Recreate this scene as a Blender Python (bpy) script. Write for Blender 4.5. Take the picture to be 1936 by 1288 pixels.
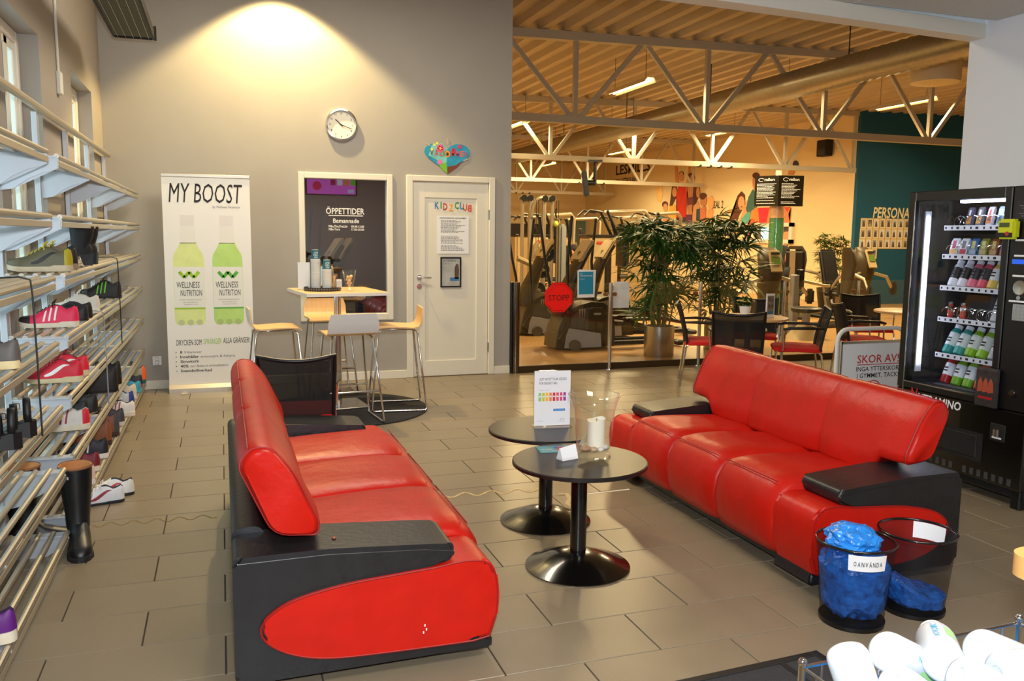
import bpy, bmesh, math, random
from mathutils import Vector, Matrix, Euler
random.seed(7)
for o in list(bpy.data.objects): bpy.data.objects.remove(o)
S = bpy.context.scene
C = S.collection
PI = math.pi
R = math.radians

# ---------------------------------------------------------------- camera
F, CX, CY, EYE = 1590.0, 968.0, 644.0, 1.5
yaw, pitch, roll = R(19.0), R(7.1), R(0.6)
fwd = Vector((math.sin(yaw)*math.cos(pitch), math.cos(yaw)*math.cos(pitch), -math.sin(pitch)))
rgt = Vector((math.cos(yaw), -math.sin(yaw), 0)); upv = rgt.cross(fwd)
rg = rgt*math.cos(roll)+upv*math.sin(roll); up = upv*math.cos(roll)-rgt*math.sin(roll)
cd = bpy.data.cameras.new('camera'); cam = bpy.data.objects.new('camera', cd); C.objects.link(cam)
cd.sensor_fit = 'HORIZONTAL'; cd.sensor_width = 36; cd.lens = F/1936*36; cd.clip_start = .02; cd.clip_end = 200
cam.matrix_world = Matrix(((rg.x, up.x, -fwd.x, 0), (rg.y, up.y, -fwd.y, 0), (rg.z, up.z, -fwd.z, EYE), (0, 0, 0, 1)))
S.camera = cam
def ray(x, y): return rg*((x-CX)/F)-up*((y-CY)/F)+fwd
O = Vector((0, 0, EYE))
def fl(x, y, z=0): d = ray(x, y); return O+d*((z-EYE)/d.z)      # photo pixel -> point at height z
def ay(x, y, Y): d = ray(x, y); return O+d*(Y/d.y)              # ... on the plane y = Y
def ax(x, y, X): d = ray(x, y); return O+d*(X/d.x)              # ... on the plane x = X

# ---------------------------------------------------------------- world, lights, exposure
S.view_settings.view_transform = 'Standard'; S.view_settings.look = 'None'
S.view_settings.exposure = 0.25; S.view_settings.gamma = 1.0; S.view_settings.use_curve_mapping = False
W = bpy.data.worlds.new('world'); S.world = W; W.use_nodes = True
bg = W.node_tree.nodes['Background']; bg.inputs[0].default_value = (.68, .88, .95, 1); bg.inputs[1].default_value = 2.6
def lamp(name, kind, loc, energy, col, rot=(0, 0, 0), **kw):
    d = bpy.data.lights.new(name, kind); d.energy = energy; d.color = col
    for k, v in kw.items(): setattr(d, k, v)
    o = bpy.data.objects.new(name, d); o.location = loc; o.rotation_euler = rot; C.objects.link(o); return o
fl_aim = Vector((1.3, 4.0, 1.35))-Vector((.02, .02, 1.66))
FLASH = lamp('camera_flash', 'SPOT', (.02, .02, 1.66), 330, (.86, .93, 1.0), spot_size=R(105), spot_blend=.6, shadow_soft_size=.05)
FLASH.rotation_euler = fl_aim.to_track_quat('-Z', 'Y').to_euler()
lamp('wall_downlight_bulb', 'SPOT', (.56, 8.2, 4.0), 310, (1, .74, .32), spot_size=R(110), spot_blend=.25, shadow_soft_size=.04)
lamp('reception_fill_light', 'AREA', (1.6, .4, 2.92), 75, (1, .9, .76), shape='RECTANGLE', size=1.6, size_y=.8)  # fill light added overhead out of view, not a known ceiling fitting
lamp('lounge_downlight', 'AREA', (1.1, 6.3, 3.9), 80, (1, .87, .68), shape='RECTANGLE', size=1.4, size_y=1.0)

# ---------------------------------------------------------------- materials
def lin(c):
    return tuple(((v/255)/12.92 if v/255 <= .04045 else ((v/255+.055)/1.055)**2.4) for v in c)
MATS = {}
def mat(name, rgb, rough=.5, metal=0., noise=0., ns=8., bump=0., bs=60., coat=0., emit=None, es=0., rnd=0., spec=.5, stretch=None, trans=0.):
    if name in MATS: return MATS[name]
    m = bpy.data.materials.new(name); m.use_nodes = True; MATS[name] = m
    n = m.node_tree.nodes; l = m.node_tree.links; b = n['Principled BSDF']
    c = lin(rgb); col = (*c, 1)
    b.inputs['Base Color'].default_value = col; b.inputs['Roughness'].default_value = rough; b.inputs['Metallic'].default_value = metal
    b.inputs['Coat Weight'].default_value = coat; b.inputs['Specular IOR Level'].default_value = spec
    b.inputs['Transmission Weight'].default_value = trans
    if emit: b.inputs['Emission Color'].default_value = (*lin(emit), 1); b.inputs['Emission Strength'].default_value = es
    src = None
    if noise or bump or rnd:
        tc = n.new('ShaderNodeTexCoord'); src = tc.outputs['Object']
        if stretch:
            mp = n.new('ShaderNodeMapping'); mp.inputs['Scale'].default_value = stretch; l.new(src, mp.inputs['Vector']); src = mp.outputs['Vector']
    if noise or rnd:
        fac = None
        if noise:
            t = n.new('ShaderNodeTexNoise'); t.inputs['Scale'].default_value = ns; t.inputs['Detail'].default_value = 5; l.new(src, t.inputs['Vector']); fac = t.outputs['Fac']
        if rnd:
            oi = n.new('ShaderNodeObjectInfo')
            if fac is None: fac = oi.outputs['Random']; amp = rnd
            else:
                mx = n.new('ShaderNodeMath'); mx.operation = 'MULTIPLY_ADD'; l.new(oi.outputs['Random'], mx.inputs[0]); mx.inputs[1].default_value = rnd/max(noise, 1e-3)
                l.new(fac, mx.inputs[2]); fac = mx.outputs[0]
        r = n.new('ShaderNodeValToRGB'); a = noise or rnd
        r.color_ramp.elements[0].position = .25; r.color_ramp.elements[1].position = .75 if not (rnd and noise) else .75+rnd/max(noise, 1e-3)
        r.color_ramp.elements[0].color = (*[v*(1-a) for v in c], 1); r.color_ramp.elements[1].color = (*[min(1, v*(1+a)) for v in c], 1)
        l.new(fac, r.inputs[0]); l.new(r.outputs[0], b.inputs['Base Color'])
    if bump:
        t = n.new('ShaderNodeTexNoise'); t.inputs['Scale'].default_value = bs; t.inputs['Detail'].default_value = 4; l.new(src, t.inputs['Vector'])
        bp = n.new('ShaderNodeBump'); bp.inputs['Strength'].default_value = bump; bp.inputs['Distance'].default_value = .01; l.new(t.outputs['Fac'], bp.inputs['Height']); l.new(bp.outputs[0], b.inputs['Normal'])
    return m
def see_through(name, rgb, clear, rough=.6, tint=(1, 1, 1), glossy=False):
    if name in MATS: return MATS[name]
    m = bpy.data.materials.new(name); m.use_nodes = True; MATS[name] = m
    n = m.node_tree.nodes; l = m.node_tree.links; n.remove(n['Principled BSDF']); out = n['Material Output']
    tr = n.new('ShaderNodeBsdfTransparent'); tr.inputs[0].default_value = (*tint, 1)
    mx = n.new('ShaderNodeMixShader')
    if glossy:
        g = n.new('ShaderNodeBsdfGlossy'); g.inputs['Roughness'].default_value = rough; g.inputs[0].default_value = (*lin(rgb), 1)
        lw = n.new('ShaderNodeLayerWeight'); pw = n.new('ShaderNodeMath'); pw.operation = 'POWER'; pw.inputs[1].default_value = 4.; l.new(lw.outputs['Facing'], pw.inputs[0]); ml = n.new('ShaderNodeMath'); ml.operation = 'MULTIPLY_ADD'; f0 = ((clear-1)/(clear+1))**2; ml.inputs[1].default_value = .75; ml.inputs[2].default_value = f0; l.new(pw.outputs[0], ml.inputs[0]); l.new(ml.outputs[0], mx.inputs[0]); l.new(tr.outputs[0], mx.inputs[1]); l.new(g.outputs[0], mx.inputs[2])
    else:
        g = n.new('ShaderNodeBsdfPrincipled'); g.inputs['Base Color'].default_value = (*lin(rgb), 1); g.inputs['Roughness'].default_value = rough
        mx.inputs[0].default_value = 1-clear; l.new(tr.outputs[0], mx.inputs[1]); l.new(g.outputs[0], mx.inputs[2])
    l.new(mx.outputs[0], out.inputs[0]); return m

M = dict(
 wall=mat('wall_paint', (166, 162, 155), .75, noise=.03, ns=3, bump=.04, bs=160),
 wallw=mat('white_wall_paint', (226, 231, 238), .7, bump=.03, bs=200),
 wallL=mat('left_wall_paint', (162, 154, 144), .75, bump=.04, bs=160),
 gwall=mat('gym_wall_paint', (224, 206, 164), .8, bump=.03, bs=120),
 teal=mat('teal_wall_paint', (12, 84, 118), .8),
 whitewood=mat('white_painted_wood', (226, 222, 208), .4),
 ceilw=mat('white_ceiling_panel', (205, 204, 200), .8, noise=.02, ns=40),
 grout=mat('grout', (62, 54, 46), .9, noise=.2, ns=6),
 tile=mat('grey_stone_tile', (132, 119, 98), .33, noise=.07, ns=7, bump=.05, bs=90, rnd=.06),
 woodfloor=mat('oak_floor', (182, 142, 92), .3, noise=.14, ns=6, stretch=(.35, 6, 1)),
 deck=mat('corrugated_roof_steel', (178, 162, 134), .55, noise=.05, ns=3),
 truss=mat('painted_truss_steel', (178, 170, 154), .5),
 duct=mat('galvanised_duct', (160, 155, 140), .35, .75, noise=.1, ns=20),
 chrome=mat('chrome', (215, 215, 215), .12, 1.),
 steel=mat('brushed_steel', (190, 188, 182), .28, 1., noise=.06, ns=30, stretch=(20, 20, .5)),
 alu=mat('aluminium_tube', (196, 188, 172), .38, .85),
 galv=mat('grey_shelf_bracket', (186, 190, 196), .45, .35),
 upright=mat('upright_steel', (190, 192, 196), .4, .5),
 red=mat('red_leather', (188, 24, 10), .4, noise=.08, ns=9, bump=.35, bs=14, spec=.3),
 redpipe=mat('red_seam', (150, 14, 10), .5),
 blackl=mat('black_leather', (27, 27, 29), .4, noise=.25, ns=14, bump=.18, bs=40),
 blackw=mat('black_stained_wood', (26, 21, 19), .38, noise=.3, ns=5, stretch=(1, 12, 1), bump=.03),
 blackm=mat('black_gloss_metal', (12, 11, 10), .2, coat=.5),
 blackp=mat('black_plastic', (9, 9, 10), .4),
 blackmat=mat('matt_black', (14, 14, 15), .7),
 birch=mat('birch_veneer', (226, 186, 128), .4, noise=.08, ns=5, stretch=(1, 9, 1)),
 whitelam=mat('white_laminate', (228, 228, 226), .4),
 paper=mat('white_paper', (236, 238, 240), .7),
 ink=mat('black_ink', (28, 26, 30), .7),
 inkg=mat('grey_ink', (110, 108, 108), .7),
 white=mat('white_plastic', (236, 238, 240), .45),
 redfab=mat('red_fabric', (196, 14, 16), .85, bump=.1, bs=300),
 rug=mat('charcoal_rug', (42, 42, 44), .95, noise=.25, ns=120, bump=.4, bs=400),
 leaf=mat('palm_leaf', (42, 82, 24), .5, rnd=.35, noise=.2, ns=4),
 stem=mat('palm_cane', (128, 112, 62), .6, noise=.2, ns=14),
 soil=mat('potting_soil', (40, 30, 22), .95, noise=.4, ns=60),
 blueb=mat('blue_plastic_bag', (30, 108, 224), .15, noise=.6, ns=30, bump=1., bs=38),  # strong colour mottle paints the light specks of crumpled plastic
 blueb2=mat('light_blue_plastic_bag', (40, 136, 232), .2, noise=.3, ns=14, bump=.6, bs=40),
 stop=mat('stop_red', (255, 22, 14), .4),
 cyanp=mat('blue_print', (30, 138, 176), .6),
 gm_ol=mat('olive_machine_shell', (62, 52, 33), .42, spec=.35),
 gm_gr=mat('grey_machine_panel', (150, 154, 156), .35),
 gm_dk=mat('dark_machine_plastic', (24, 22, 20), .4),
 gm_st=mat('machine_frame_steel', (176, 164, 140), .35, .6),
 gm_be=mat('beige_machine_panel', (176, 156, 116), .5),
 lcd=mat('green_lcd', (92, 120, 50), .3),
 skin=mat('skin', (206, 150, 116), .55),
 hair=mat('dark_hair', (30, 22, 18), .7),
 shirtb=mat('black_shirt', (20, 20, 22), .85),
 shorts=mat('red_shorts', (150, 34, 26), .85),
 candle=mat('cream_wax', (236, 230, 210), .5),
 stone=mat('pebble', (176, 164, 146), .55, noise=.2, ns=20, rnd=.3),
 wood=mat('light_wood', (226, 172, 100), .4, noise=.08, ns=8),
 brick=mat('brick', (84, 50, 28), .9, noise=.2, ns=20, rnd=.2),
 glass=see_through('clear_glass', (255, 255, 255), 1.45, .02, (.985, .99, .985), True),
 winglass=see_through('window_glass', (255, 255, 255), 1.5, .02, (.9, .96, .97), True),
 darkglass=see_through('dark_reflective_glass', (255, 255, 255), 2.1, .015, (.5, .5, .52), True),
 vglass=see_through('vending_glass', (255, 255, 255), 1.3, .02, (.9, .92, .95), True),
 mesh=see_through('black_mesh_fabric', (12, 11, 11), .05, .8),
 binmesh=see_through('black_wire_mesh', (16, 16, 20), .64, .5),
 acryl=see_through('clear_acrylic', (255, 255, 255), 1.4, .05, (.94, .94, .94), True),
 tape=mat('worn_white_tape', (232, 228, 216), .8), glue=mat('adhesive_residue', (196, 176, 130), .8, noise=.2, ns=60),
 teald=mat('teal_cup_print', (16, 104, 118), .6), cup=mat('paper_cup', (214, 216, 212), .7),
 lampon=mat('lit_tube', (255, 240, 200), .5, emit=(255, 226, 160), es=9.), lampwhite=mat('lamp_housing', (206, 194, 166), .5),
 led=mat('led_strip', (255, 255, 255), .5, emit=(224, 226, 255), es=14.),
)

# ---------------------------------------------------------------- mesh builder
class MB:
    def __init__(s): s.V = []; s.F = []; s.I = []; s.mi = 0
    def add(s, V, F):
        k = len(s.V); s.V += [tuple(v) for v in V]; s.F += [tuple(k+i for i in f) for f in F]; s.I += [s.mi]*len(F); return s
    def m(s, i): s.mi = i; return s
    def bmadd(s, bm, Mx=None):
        bm.verts.index_update(); V = [(Mx @ v.co if Mx else v.co)[:] for v in bm.verts]; F_ = [[v.index for v in f.verts] for f in bm.faces]; bm.free(); return s.add(V, F_)
    def box(s, c, d, rot=None, bev=0., seg=1):
        bm = bmesh.new(); bmesh.ops.create_cube(bm, size=1); bmesh.ops.scale(bm, vec=d, verts=bm.verts)
        if bev: bmesh.ops.bevel(bm, geom=bm.edges[:], offset=bev, segments=seg, affect='EDGES')
        Mx = Matrix.Translation(c) @ (Euler(rot).to_matrix().to_4x4() if rot else Matrix()); return s.bmadd(bm, Mx)
    def b2(s, lo, hi, bev=0., seg=1):
        return s.box([(a+b)/2 for a, b in zip(lo, hi)], [abs(b-a) for a, b in zip(lo, hi)], None, bev, seg)
    def loft(s, rings, caps=True, closed=True, wrap=False):
        n = len(rings[0]); k = len(rings); V = [p for r in rings for p in r]; F_ = []
        for i in range(k if wrap else k-1):
            a, b = i*n, ((i+1) % k)*n
            for j in range(n if closed else n-1): jj = (j+1) % n; F_.append((a+j, a+jj, b+jj, b+j))
        if caps and not wrap: F_.append(tuple(range(n))[::-1]); F_.append(tuple((k-1)*n+j for j in range(n)))
        return s.add(V, F_)
    def tube(s, pts, r, n=8, caps=True, wrap=False):
        pts = [Vector(p) for p in pts]; k = len(pts); rr = r if isinstance(r, (list, tuple)) else [r]*k; rings = []; nrm = None
        for i, p in enumerate(pts):
            if wrap: t = pts[(i+1) % k]-pts[i-1]
            else: t = pts[min(i+1, k-1)]-pts[max(i-1, 0)]
            t.normalize()
            if nrm is None: nrm = t.orthogonal().normalized()
            nrm = (nrm-t*nrm.dot(t)); nrm = nrm.normalized() if nrm.length > 1e-6 else t.orthogonal().normalized()
            bn = t.cross(nrm); rings.append([p+(nrm*math.cos(2*PI*j/n)+bn*math.sin(2*PI*j/n))*rr[i] for j in range(n)])
        return s.loft(rings, caps, True, wrap)
    def cyl(s, a, b, r, r2=None, n=16): return s.tube([a, b], [r, r if r2 is None else r2], n)
    def bar(s, a, b, w, h, up_=(0, 0, 1)):
        a = Vector(a); b = Vector(b); t = (b-a).normalized(); u = Vector(up_); x = t.cross(u)
        x = x.normalized() if x.length > 1e-5 else t.orthogonal().normalized(); y = x.cross(t)
        o = [x*(-w/2)+y*(-h/2), x*(w/2)+y*(-h/2), x*(w/2)+y*(h/2), x*(-w/2)+y*(h/2)]
        return s.loft([[a+q for q in o], [b+q for q in o]])
    def lathe(s, prof, c=(0, 0, 0), n=24, Mx=None, caps=True):
        rings = []
        for r, z in prof:
            ring = [Vector((max(r, 1e-4)*math.cos(2*PI*j/n), max(r, 1e-4)*math.sin(2*PI*j/n), z)) for j in range(n)]
            ring = [(Mx @ p if Mx else p)+Vector(c) for p in ring]; rings.append(ring)
        return s.loft(rings, caps)
    def ball(s, c, r, u=14, v=8, rot=None):
        r = (r, r, r) if isinstance(r, (int, float)) else r; e = Euler(rot).to_matrix() if rot else None; rings = []
        for i in range(1, v):
            th = PI*i/v; ring = []
            for j in range(u):
                p = Vector((r[0]*math.sin(th)*math.cos(2*PI*j/u), r[1]*math.sin(th)*math.sin(2*PI*j/u), -r[2]*math.cos(th)))
                ring.append((e @ p if e else p)+Vector(c))
            rings.append(ring)
        return s.loft(rings)
    def prism(s, poly, a, b, plane='xz', bev=0., seg=2):
        bm = bmesh.new(); P3 = {'xz': lambda u, v, w: (u, w, v), 'xy': lambda u, v, w: (u, v, w), 'yz': lambda u, v, w: (w, u, v)}[plane]
        va = [bm.verts.new(P3(u, v, a)) for u, v in poly]; vb = [bm.verts.new(P3(u, v, b)) for u, v in poly]; n = len(poly)
        fa = bm.faces.new(va); fb = bm.faces.new(vb[::-1])
        for i in range(n): bm.faces.new((va[i], vb[i], vb[(i+1) % n], va[(i+1) % n]))
        if bev: bmesh.ops.bevel(bm, geom=list(fa.edges)+list(fb.edges), offset=bev, segments=seg, affect='EDGES')
        bmesh.ops.triangulate(bm, faces=[f for f in bm.faces if len(f.verts) > 4])
        return s.bmadd(bm)
    def grid(s, fn, nu, nv):
        V = [fn(i/nu, j/nv) for i in range(nu+1) for j in range(nv+1)]
        return s.add(V, [(i*(nv+1)+j, (i+1)*(nv+1)+j, (i+1)*(nv+1)+j+1, i*(nv+1)+j+1) for i in range(nu) for j in range(nv)])
    def mesh(s, name, mats, ang=35, recalc=True):
        me = bpy.data.meshes.new(name); me.from_pydata(s.V, [], s.F)
        mats = mats if isinstance(mats, (list, tuple)) else [mats]
        for q in mats: me.materials.append(q)
        me.polygons.foreach_set('material_index', s.I)
        if recalc:
            bm = bmesh.new(); bm.from_mesh(me); bmesh.ops.recalc_face_normals(bm, faces=bm.faces[:]); bm.to_mesh(me); bm.free()
        if ang:
            me.polygons.foreach_set('use_smooth', [True]*len(me.polygons)); me.set_sharp_from_angle(angle=R(ang))
        me.update(); return me
    def out(s, name, mats, parent=None, ang=35, label=None, loc=None, rot=None):
        return put(s.mesh(name, mats, ang), name, parent, label, loc, rot)
def put(me, name, parent=None, label=None, loc=None, rot=None):
    o = bpy.data.objects.new(name, me); C.objects.link(o); o.parent = parent
    if label: o['label'] = label
    if loc is not None: o.location = loc
    if rot is not None: o.rotation_euler = rot
    return o
def tag(o, label=None, cat=None, group=None, kind=None):
    for k, v in (('label', label), ('category', cat), ('group', group), ('kind', kind)):
        if v: o[k] = v
    return o
def thing(name, label, cat, loc=(0, 0, 0), rz=0, group=None):
    o = bpy.data.objects.new(name, None); o.empty_display_size = .05; C.objects.link(o); o.location = loc; o.rotation_euler = (0, 0, rz)
    return tag(o, label, cat, group)
def dup(root, loc, rz=None, label=None, group=None, rot=None, scale=None):
    def cp(o, par):
        c = o.copy(); C.objects.link(c); c.parent = par
        for ch in o.children: cp(ch, c)
        return c
    r = cp(root, root.parent); r.location = loc
    if rz is not None: r.rotation_euler = (0, 0, rz)
    if rot is not None: r.rotation_euler = rot
    if scale: r.scale = (scale,)*3 if isinstance(scale, (int, float)) else scale
    return tag(r, label, None, group)
def struct(o, kind='structure'): o['kind'] = kind; return o
WALLROT = (PI/2, 0, 0)          # writing on a surface that faces -y
WESTROT = (PI/2, 0, -PI/2)      # writing on a surface that faces -x
def text(body, loc, h, m, parent=None, rot=WALLROT, width=None, shear=0, align='LEFT', name='lettering', bold=0., spacing=1., ex=.0006, flip=False):
    cu = bpy.data.curves.new('t', 'FONT'); cu.body = body; cu.size = 1; cu.shear = shear; cu.align_x = align; cu.resolution_u = 2
    cu.offset = bold; cu.space_line = spacing; cu.extrude = 0
    ob = bpy.data.objects.new('t', cu); C.objects.link(ob); bpy.context.view_layer.update()
    dg = bpy.context.evaluated_depsgraph_get(); me = bpy.data.meshes.new_from_object(ob.evaluated_get(dg)); bpy.data.objects.remove(ob)
    xs = [v.co.x for v in me.vertices]; w0 = (max(xs)-min(xs)) or 1
    sy = h/.73; sx = (width/w0) if width else sy
    x0 = min(xs) if align == 'LEFT' else ((min(xs)+max(xs))/2 if align == 'CENTER' else max(xs))
    for v in me.vertices: v.co = ((v.co.x-x0)*sx*(-1 if flip else 1), v.co.y*sy, 0)
    me.materials.clear(); me.materials.append(m)
    return put(me, name, parent, None, loc, rot)
# ================================================================ SETTING
ROOF = lambda x: 4.15+.02*(x-3.6)
def wall(name, m, axis, t0, t1, u0, u1, z0, z1, holes=()):
    mb = MB(); cuts = sorted({u0, u1, *[h[0] for h in holes], *[h[1] for h in holes]})
    def B(a, b, c, d):
        if b-a < 1e-4 or d-c < 1e-4: return
        mb.b2((a, t0, c), (b, t1, d)) if axis == 'x' else mb.b2((t0, a, c), (t1, b, d))
    for a, b in zip(cuts, cuts[1:]):
        hs = [h for h in holes if h[0] <= a+1e-6 and h[1] >= b-1e-6]
        if not hs: B(a, b, z0, z1)
        else: B(a, b, z0, hs[0][2]); B(a, b, hs[0][3], z1)
    return struct(mb.out(name, m, ang=0))
BY = 8.65
WL = [(3.75, 4.72), (4.9, 5.85), (6.99, 8.03)]; WZ = (.25, 2.66)
wall('wall_left', M['wallL'], 'y', -1.28, -1.0, -2.4, BY+.2, 0, 4.3, [(a, b, *WZ) for a, b in WL])
wall('wall_back', M['wall'], 'x', BY, BY+.12, -1.0, 2.95, 0, 4.3, [(.78, 1.62, .68, 2.05), (1.87, 2.71, 0, 2.055)])
wall('wall_right', M['wallw'], 'y', 5.0, 5.2, -2.4, 4.74, 0, 3.05)
wall('wall_rear', M['wallw'], 'x', -2.4, -2.2, -1.0, 5.0, 0, 3.05)
wall('wall_store_left', M['gwall'], 'y', 2.83, 2.95, BY+.12, 31, 0, 4.4)
wall('wall_store_rear', M['brick'], 'x', 11.4, 11.5, -1.2, 2.83, 0, 4.3)
wall('wall_gym_far', M['gwall'], 'x', 31, 31.2, 2.83, 14, 0, 4.6)
wall('wall_gym_mural', M['gwall'], 'y', 13.7, 13.9, 15.9, 31, 0, 4.5)
wall('wall_gym_teal', M['teal'], 'x', 15.8, 15.9, 13.7, 19.2, 0, 4.6)
wall('wall_gym_right', M['gwall'], 'y', 19.0, 19.2, 4.6, 15.8, 0, 4.6)
wall('wall_gym_front', M['gwall'], 'x', 4.6, 4.74, 5.2, 19.0, 0, 4.6)
# floors: grout bed, then every 60 x 30 cm tile laid in half bond
fb = MB(); fb.b2((-1.3, -2.4, -.12), (13.7, BY+.08, -.009)); FLOOR = struct(fb.out('floor', M['grout'], ang=0))
TX, TY = .6, .303
tm = MB().box((0, 0, -.0065), (TX-.005, TY-.005, .013), bev=.0016).mesh('tile', M['tile'], 0)
rest = MB(); nt = 0
for k in range(-19, 17):
    y0 = 3.49+TY*k; y1 = y0+TY; off = -.03 if k % 2 == 0 else -.32
    for j in range(-3, 24):
        x0 = off+TX*j; a, b = max(x0, -1.0), min(x0+TX, 13.6); c, d = y0, min(y1, BY-.001)
        if b-a < .03 or d-c < .03: continue
        cx, cy = (a+b)/2, (c+d)/2
        if y0 > 2.2 and cx < 5.3 and nt < 292:
            t = put(tm, 'tile', FLOOR, None, (cx, cy, 0)); t.scale = ((b-a-.005)/(TX-.005), (d-c-.005)/(TY-.005), 1); nt += 1
        else: rest.box((cx, cy, -.0065), (b-a-.005, d-c-.005, .013))
o = rest.out('tile', M['tile'], FLOOR, ang=0); o['kind'] = 'stuff'
g = MB(); g.b2((2.83, BY+.08, -.12), (19.2, 31.2, 0)); g.b2((13.6, 4.6, -.12), (19.2, BY+.08, 0)); GF = struct(g.out('floor_gym', M['woodfloor'], ang=0))
g = MB(); g.b2((-1.2, BY+.12, -.12), (2.83, 11.5, 0)); struct(g.out('floor_store', M['woodfloor'], ang=0))
# corrugated roof over lounge and gym
prof = []; x = -1.3; P_ = .33
while x < 19.2:
    prof += [(x, 0), (x+.11, 0), (x+.15, .085), (x+.29, .085)]; x += P_
V = [(a, y, ROOF(a)+h) for y in (4.6, 31.2) for a, h in prof]; n = len(prof)
rb = MB(); rb.add(V, [(i, i+1, n+i+1, n+i) for i in range(n-1)]); V2 = [(a, y, ROOF(a)+.2) for y in (4.6, 31.2) for a in (-1.3, 19.3)]; rb.add(V2, [(0, 1, 3, 2)])
struct(rb.out('ceiling_gym', M['deck'], ang=0))
# dropped ceiling with white edge beam
CEIL = struct(MB().b2((-1.0, -2.2, 3.02), (5.0, 4.6, 3.1)).out('ceiling', M['ceilw'], ang=0))
pm = MB().box((0, 0, 0), (1.192, 1.192, .02), bev=.004).mesh('ceiling_panel', M['ceilw'], 0)
for i in range(5):
    for j in range(6): 
        p = put(pm, 'ceiling_panel', CEIL, None, (-.4+1.2*i, 3.93-1.2*j-.0, 2.985)); 
bp = [(-1.0, 4.30), (2.95, 4.47), (5.0, 4.61), (5.0, 4.74), (2.95, 4.605), (-1.0, 4.45)]
struct(MB().prism(bp, 2.88, 2.975, 'xy', .004, 1).out('trim_1', M['whitewood'], ang=0))
struct(MB().b2((-1.0, 4.62, 2.97), (5.2, 4.74, 4.3)).out('wall_bulkhead', M['wallw'], ang=0))
# skirting
for a, b, nm in ((-1.0, .73, 'baseboard_back'), (.73, 1.81, 'baseboard_back'), (2.77, 2.95, 'baseboard_back')):
    struct(MB().b2((a, BY-.015, 0), (b, BY, .085), .003).out(nm, M['whitewood'], ang=0))
# windows in the left wall
for i, (a, b) in enumerate(WL):
    f = MB()
    xo = -1.135
    for y0, y1, z0, z1 in ((a, a+.07, *WZ), (b-.07, b, *WZ), (a+.07, b-.07, WZ[0], WZ[0]+.07), (a+.07, b-.07, WZ[1]-.07, WZ[1])): f.b2((xo-.05, y0, z0), (xo+.03, y1, z1), .006)
    f.b2((xo-.2, a, WZ[0]-.03), (-.97, b, WZ[0]), .004)
    w = struct(f.out('window_%d' % (i+1), M['whitewood'], ang=0)); w['label'] = ['tall white window nearest the camera', 'tall white window behind the middle of the shoe rack', 'tall white window nearest the back wall'][i]
    s = MB(); ym = b-.30
    for y0, y1 in ((a+.07, a+.12), (b-.12, b-.07), (ym-.04, ym+.04)): s.b2((xo-.03, y0, WZ[0]+.07), (xo+.02, y1, WZ[1]-.07), .006)
    for z in (WZ[0]+.07, WZ[1]-.12): s.b2((xo-.03, a+.12, z), (xo+.02, b-.12, z+.05), .006)
    s.out('sash', M['whitewood'], w, ang=0)
    MB().b2((xo-.008, ym-.055, WZ[0]+.1), (xo+.012, ym-.04, WZ[1]-.1)).out('gasket', M['blackp'], w, ang=0)
    for y0, y1 in ((a+.12, ym-.04), (ym+.04, b-.12)): MB().b2((xo-.01, y0, WZ[0]+.12), (xo-.004, y1, WZ[1]-.12)).out('pane', M['winglass'], w, ang=0)
# interior window to the dark room
w = MB()
for lo, hi in (((.73, BY-.02, .62), (.79, BY+.1, 2.105)), ((1.61, BY-.02, .62), (1.67, BY+.1, 2.105)), ((.79, BY-.02, 2.045), (1.61, BY+.1, 2.105)), ((.79, BY-.02, .62), (1.61, BY+.1, .69))): w.b2(lo, hi, .006)
w4 = struct(w.out('window_4', M['whitewood'], ang=0)); w4['label'] = 'white framed interior window with opening hours, beside the door'
MB().b2((.785, BY+.035, .685), (1.615, BY+.045, 2.05)).out('pane', M['darkglass'], w4, ang=0)
YT = BY+.032
wt = mat('white_vinyl', (240, 240, 236), .6)
text('ÖPPETTIDER', (1.0, YT, 1.70), .062, wt, w4, width=.385, bold=.012)
MB().b2((1.025, YT-.001, 1.68), (1.37, YT, 1.688)).out('underline', wt, w4, ang=0)
text('Bemannade', (1.07, YT, 1.612), .046, wt, w4, width=.26, bold=.012)
text('Mån,Ons,Fre,Lör', (1.025, YT, 1.566), .024, wt, w4, width=.19, bold=.02); text('09.00-13.00', (1.25, YT, 1.566), .022, wt, w4, width=.13, bold=.02)
text('Mån-Tors', (1.025, YT, 1.536), .024, wt, w4, width=.11, bold=.02); text('17.00-20.00', (1.25, YT, 1.536), .022, wt, w4, width=.13, bold=.02)
# door
d = MB()
for lo, hi in (((1.81, BY-.02, 0), (1.88, BY+.1, 2.11)), ((2.70, BY-.02, 0), (2.77, BY+.1, 2.11)), ((1.88, BY-.02, 2.05), (2.70, BY+.1, 2.11))): d.b2(lo, hi, .006)
dr = struct(d.out('door_1', M['whitewood'], ang=0)); dr['label'] = 'white panelled interior door under the painted heart'
lf = MB(); y0, y1 = BY+.005, BY+.045
for lo, hi in (((1.885, y0, .006), (2.01, y1, 2.045)), ((2.57, y0, .006), (2.695, y1, 2.045)), ((2.01, y0, 1.885), (2.57, y1, 2.045)), ((2.01, y0, .006), (2.57, y1, .17))): lf.b2(lo, hi, .002)
lf.out('door_leaf', M['whitewood'], dr, ang=0)
MB().b2((2.0, y0+.012, .16), (2.58, y1-.005, 1.9)).out('door_panel', M['whitewood'], dr, ang=0)
h = MB(); h.cyl((1.945, BY+.006, 1.06), (1.945, BY-.008, 1.06), .026, n=20); h.tube([(1.945, BY-.005, 1.06), (1.945, BY-.05, 1.06), (1.965, BY-.055, 1.06), (2.06, BY-.055, 1.055)], .009, 10)
h.out('door_handle', M['chrome'], dr)
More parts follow.
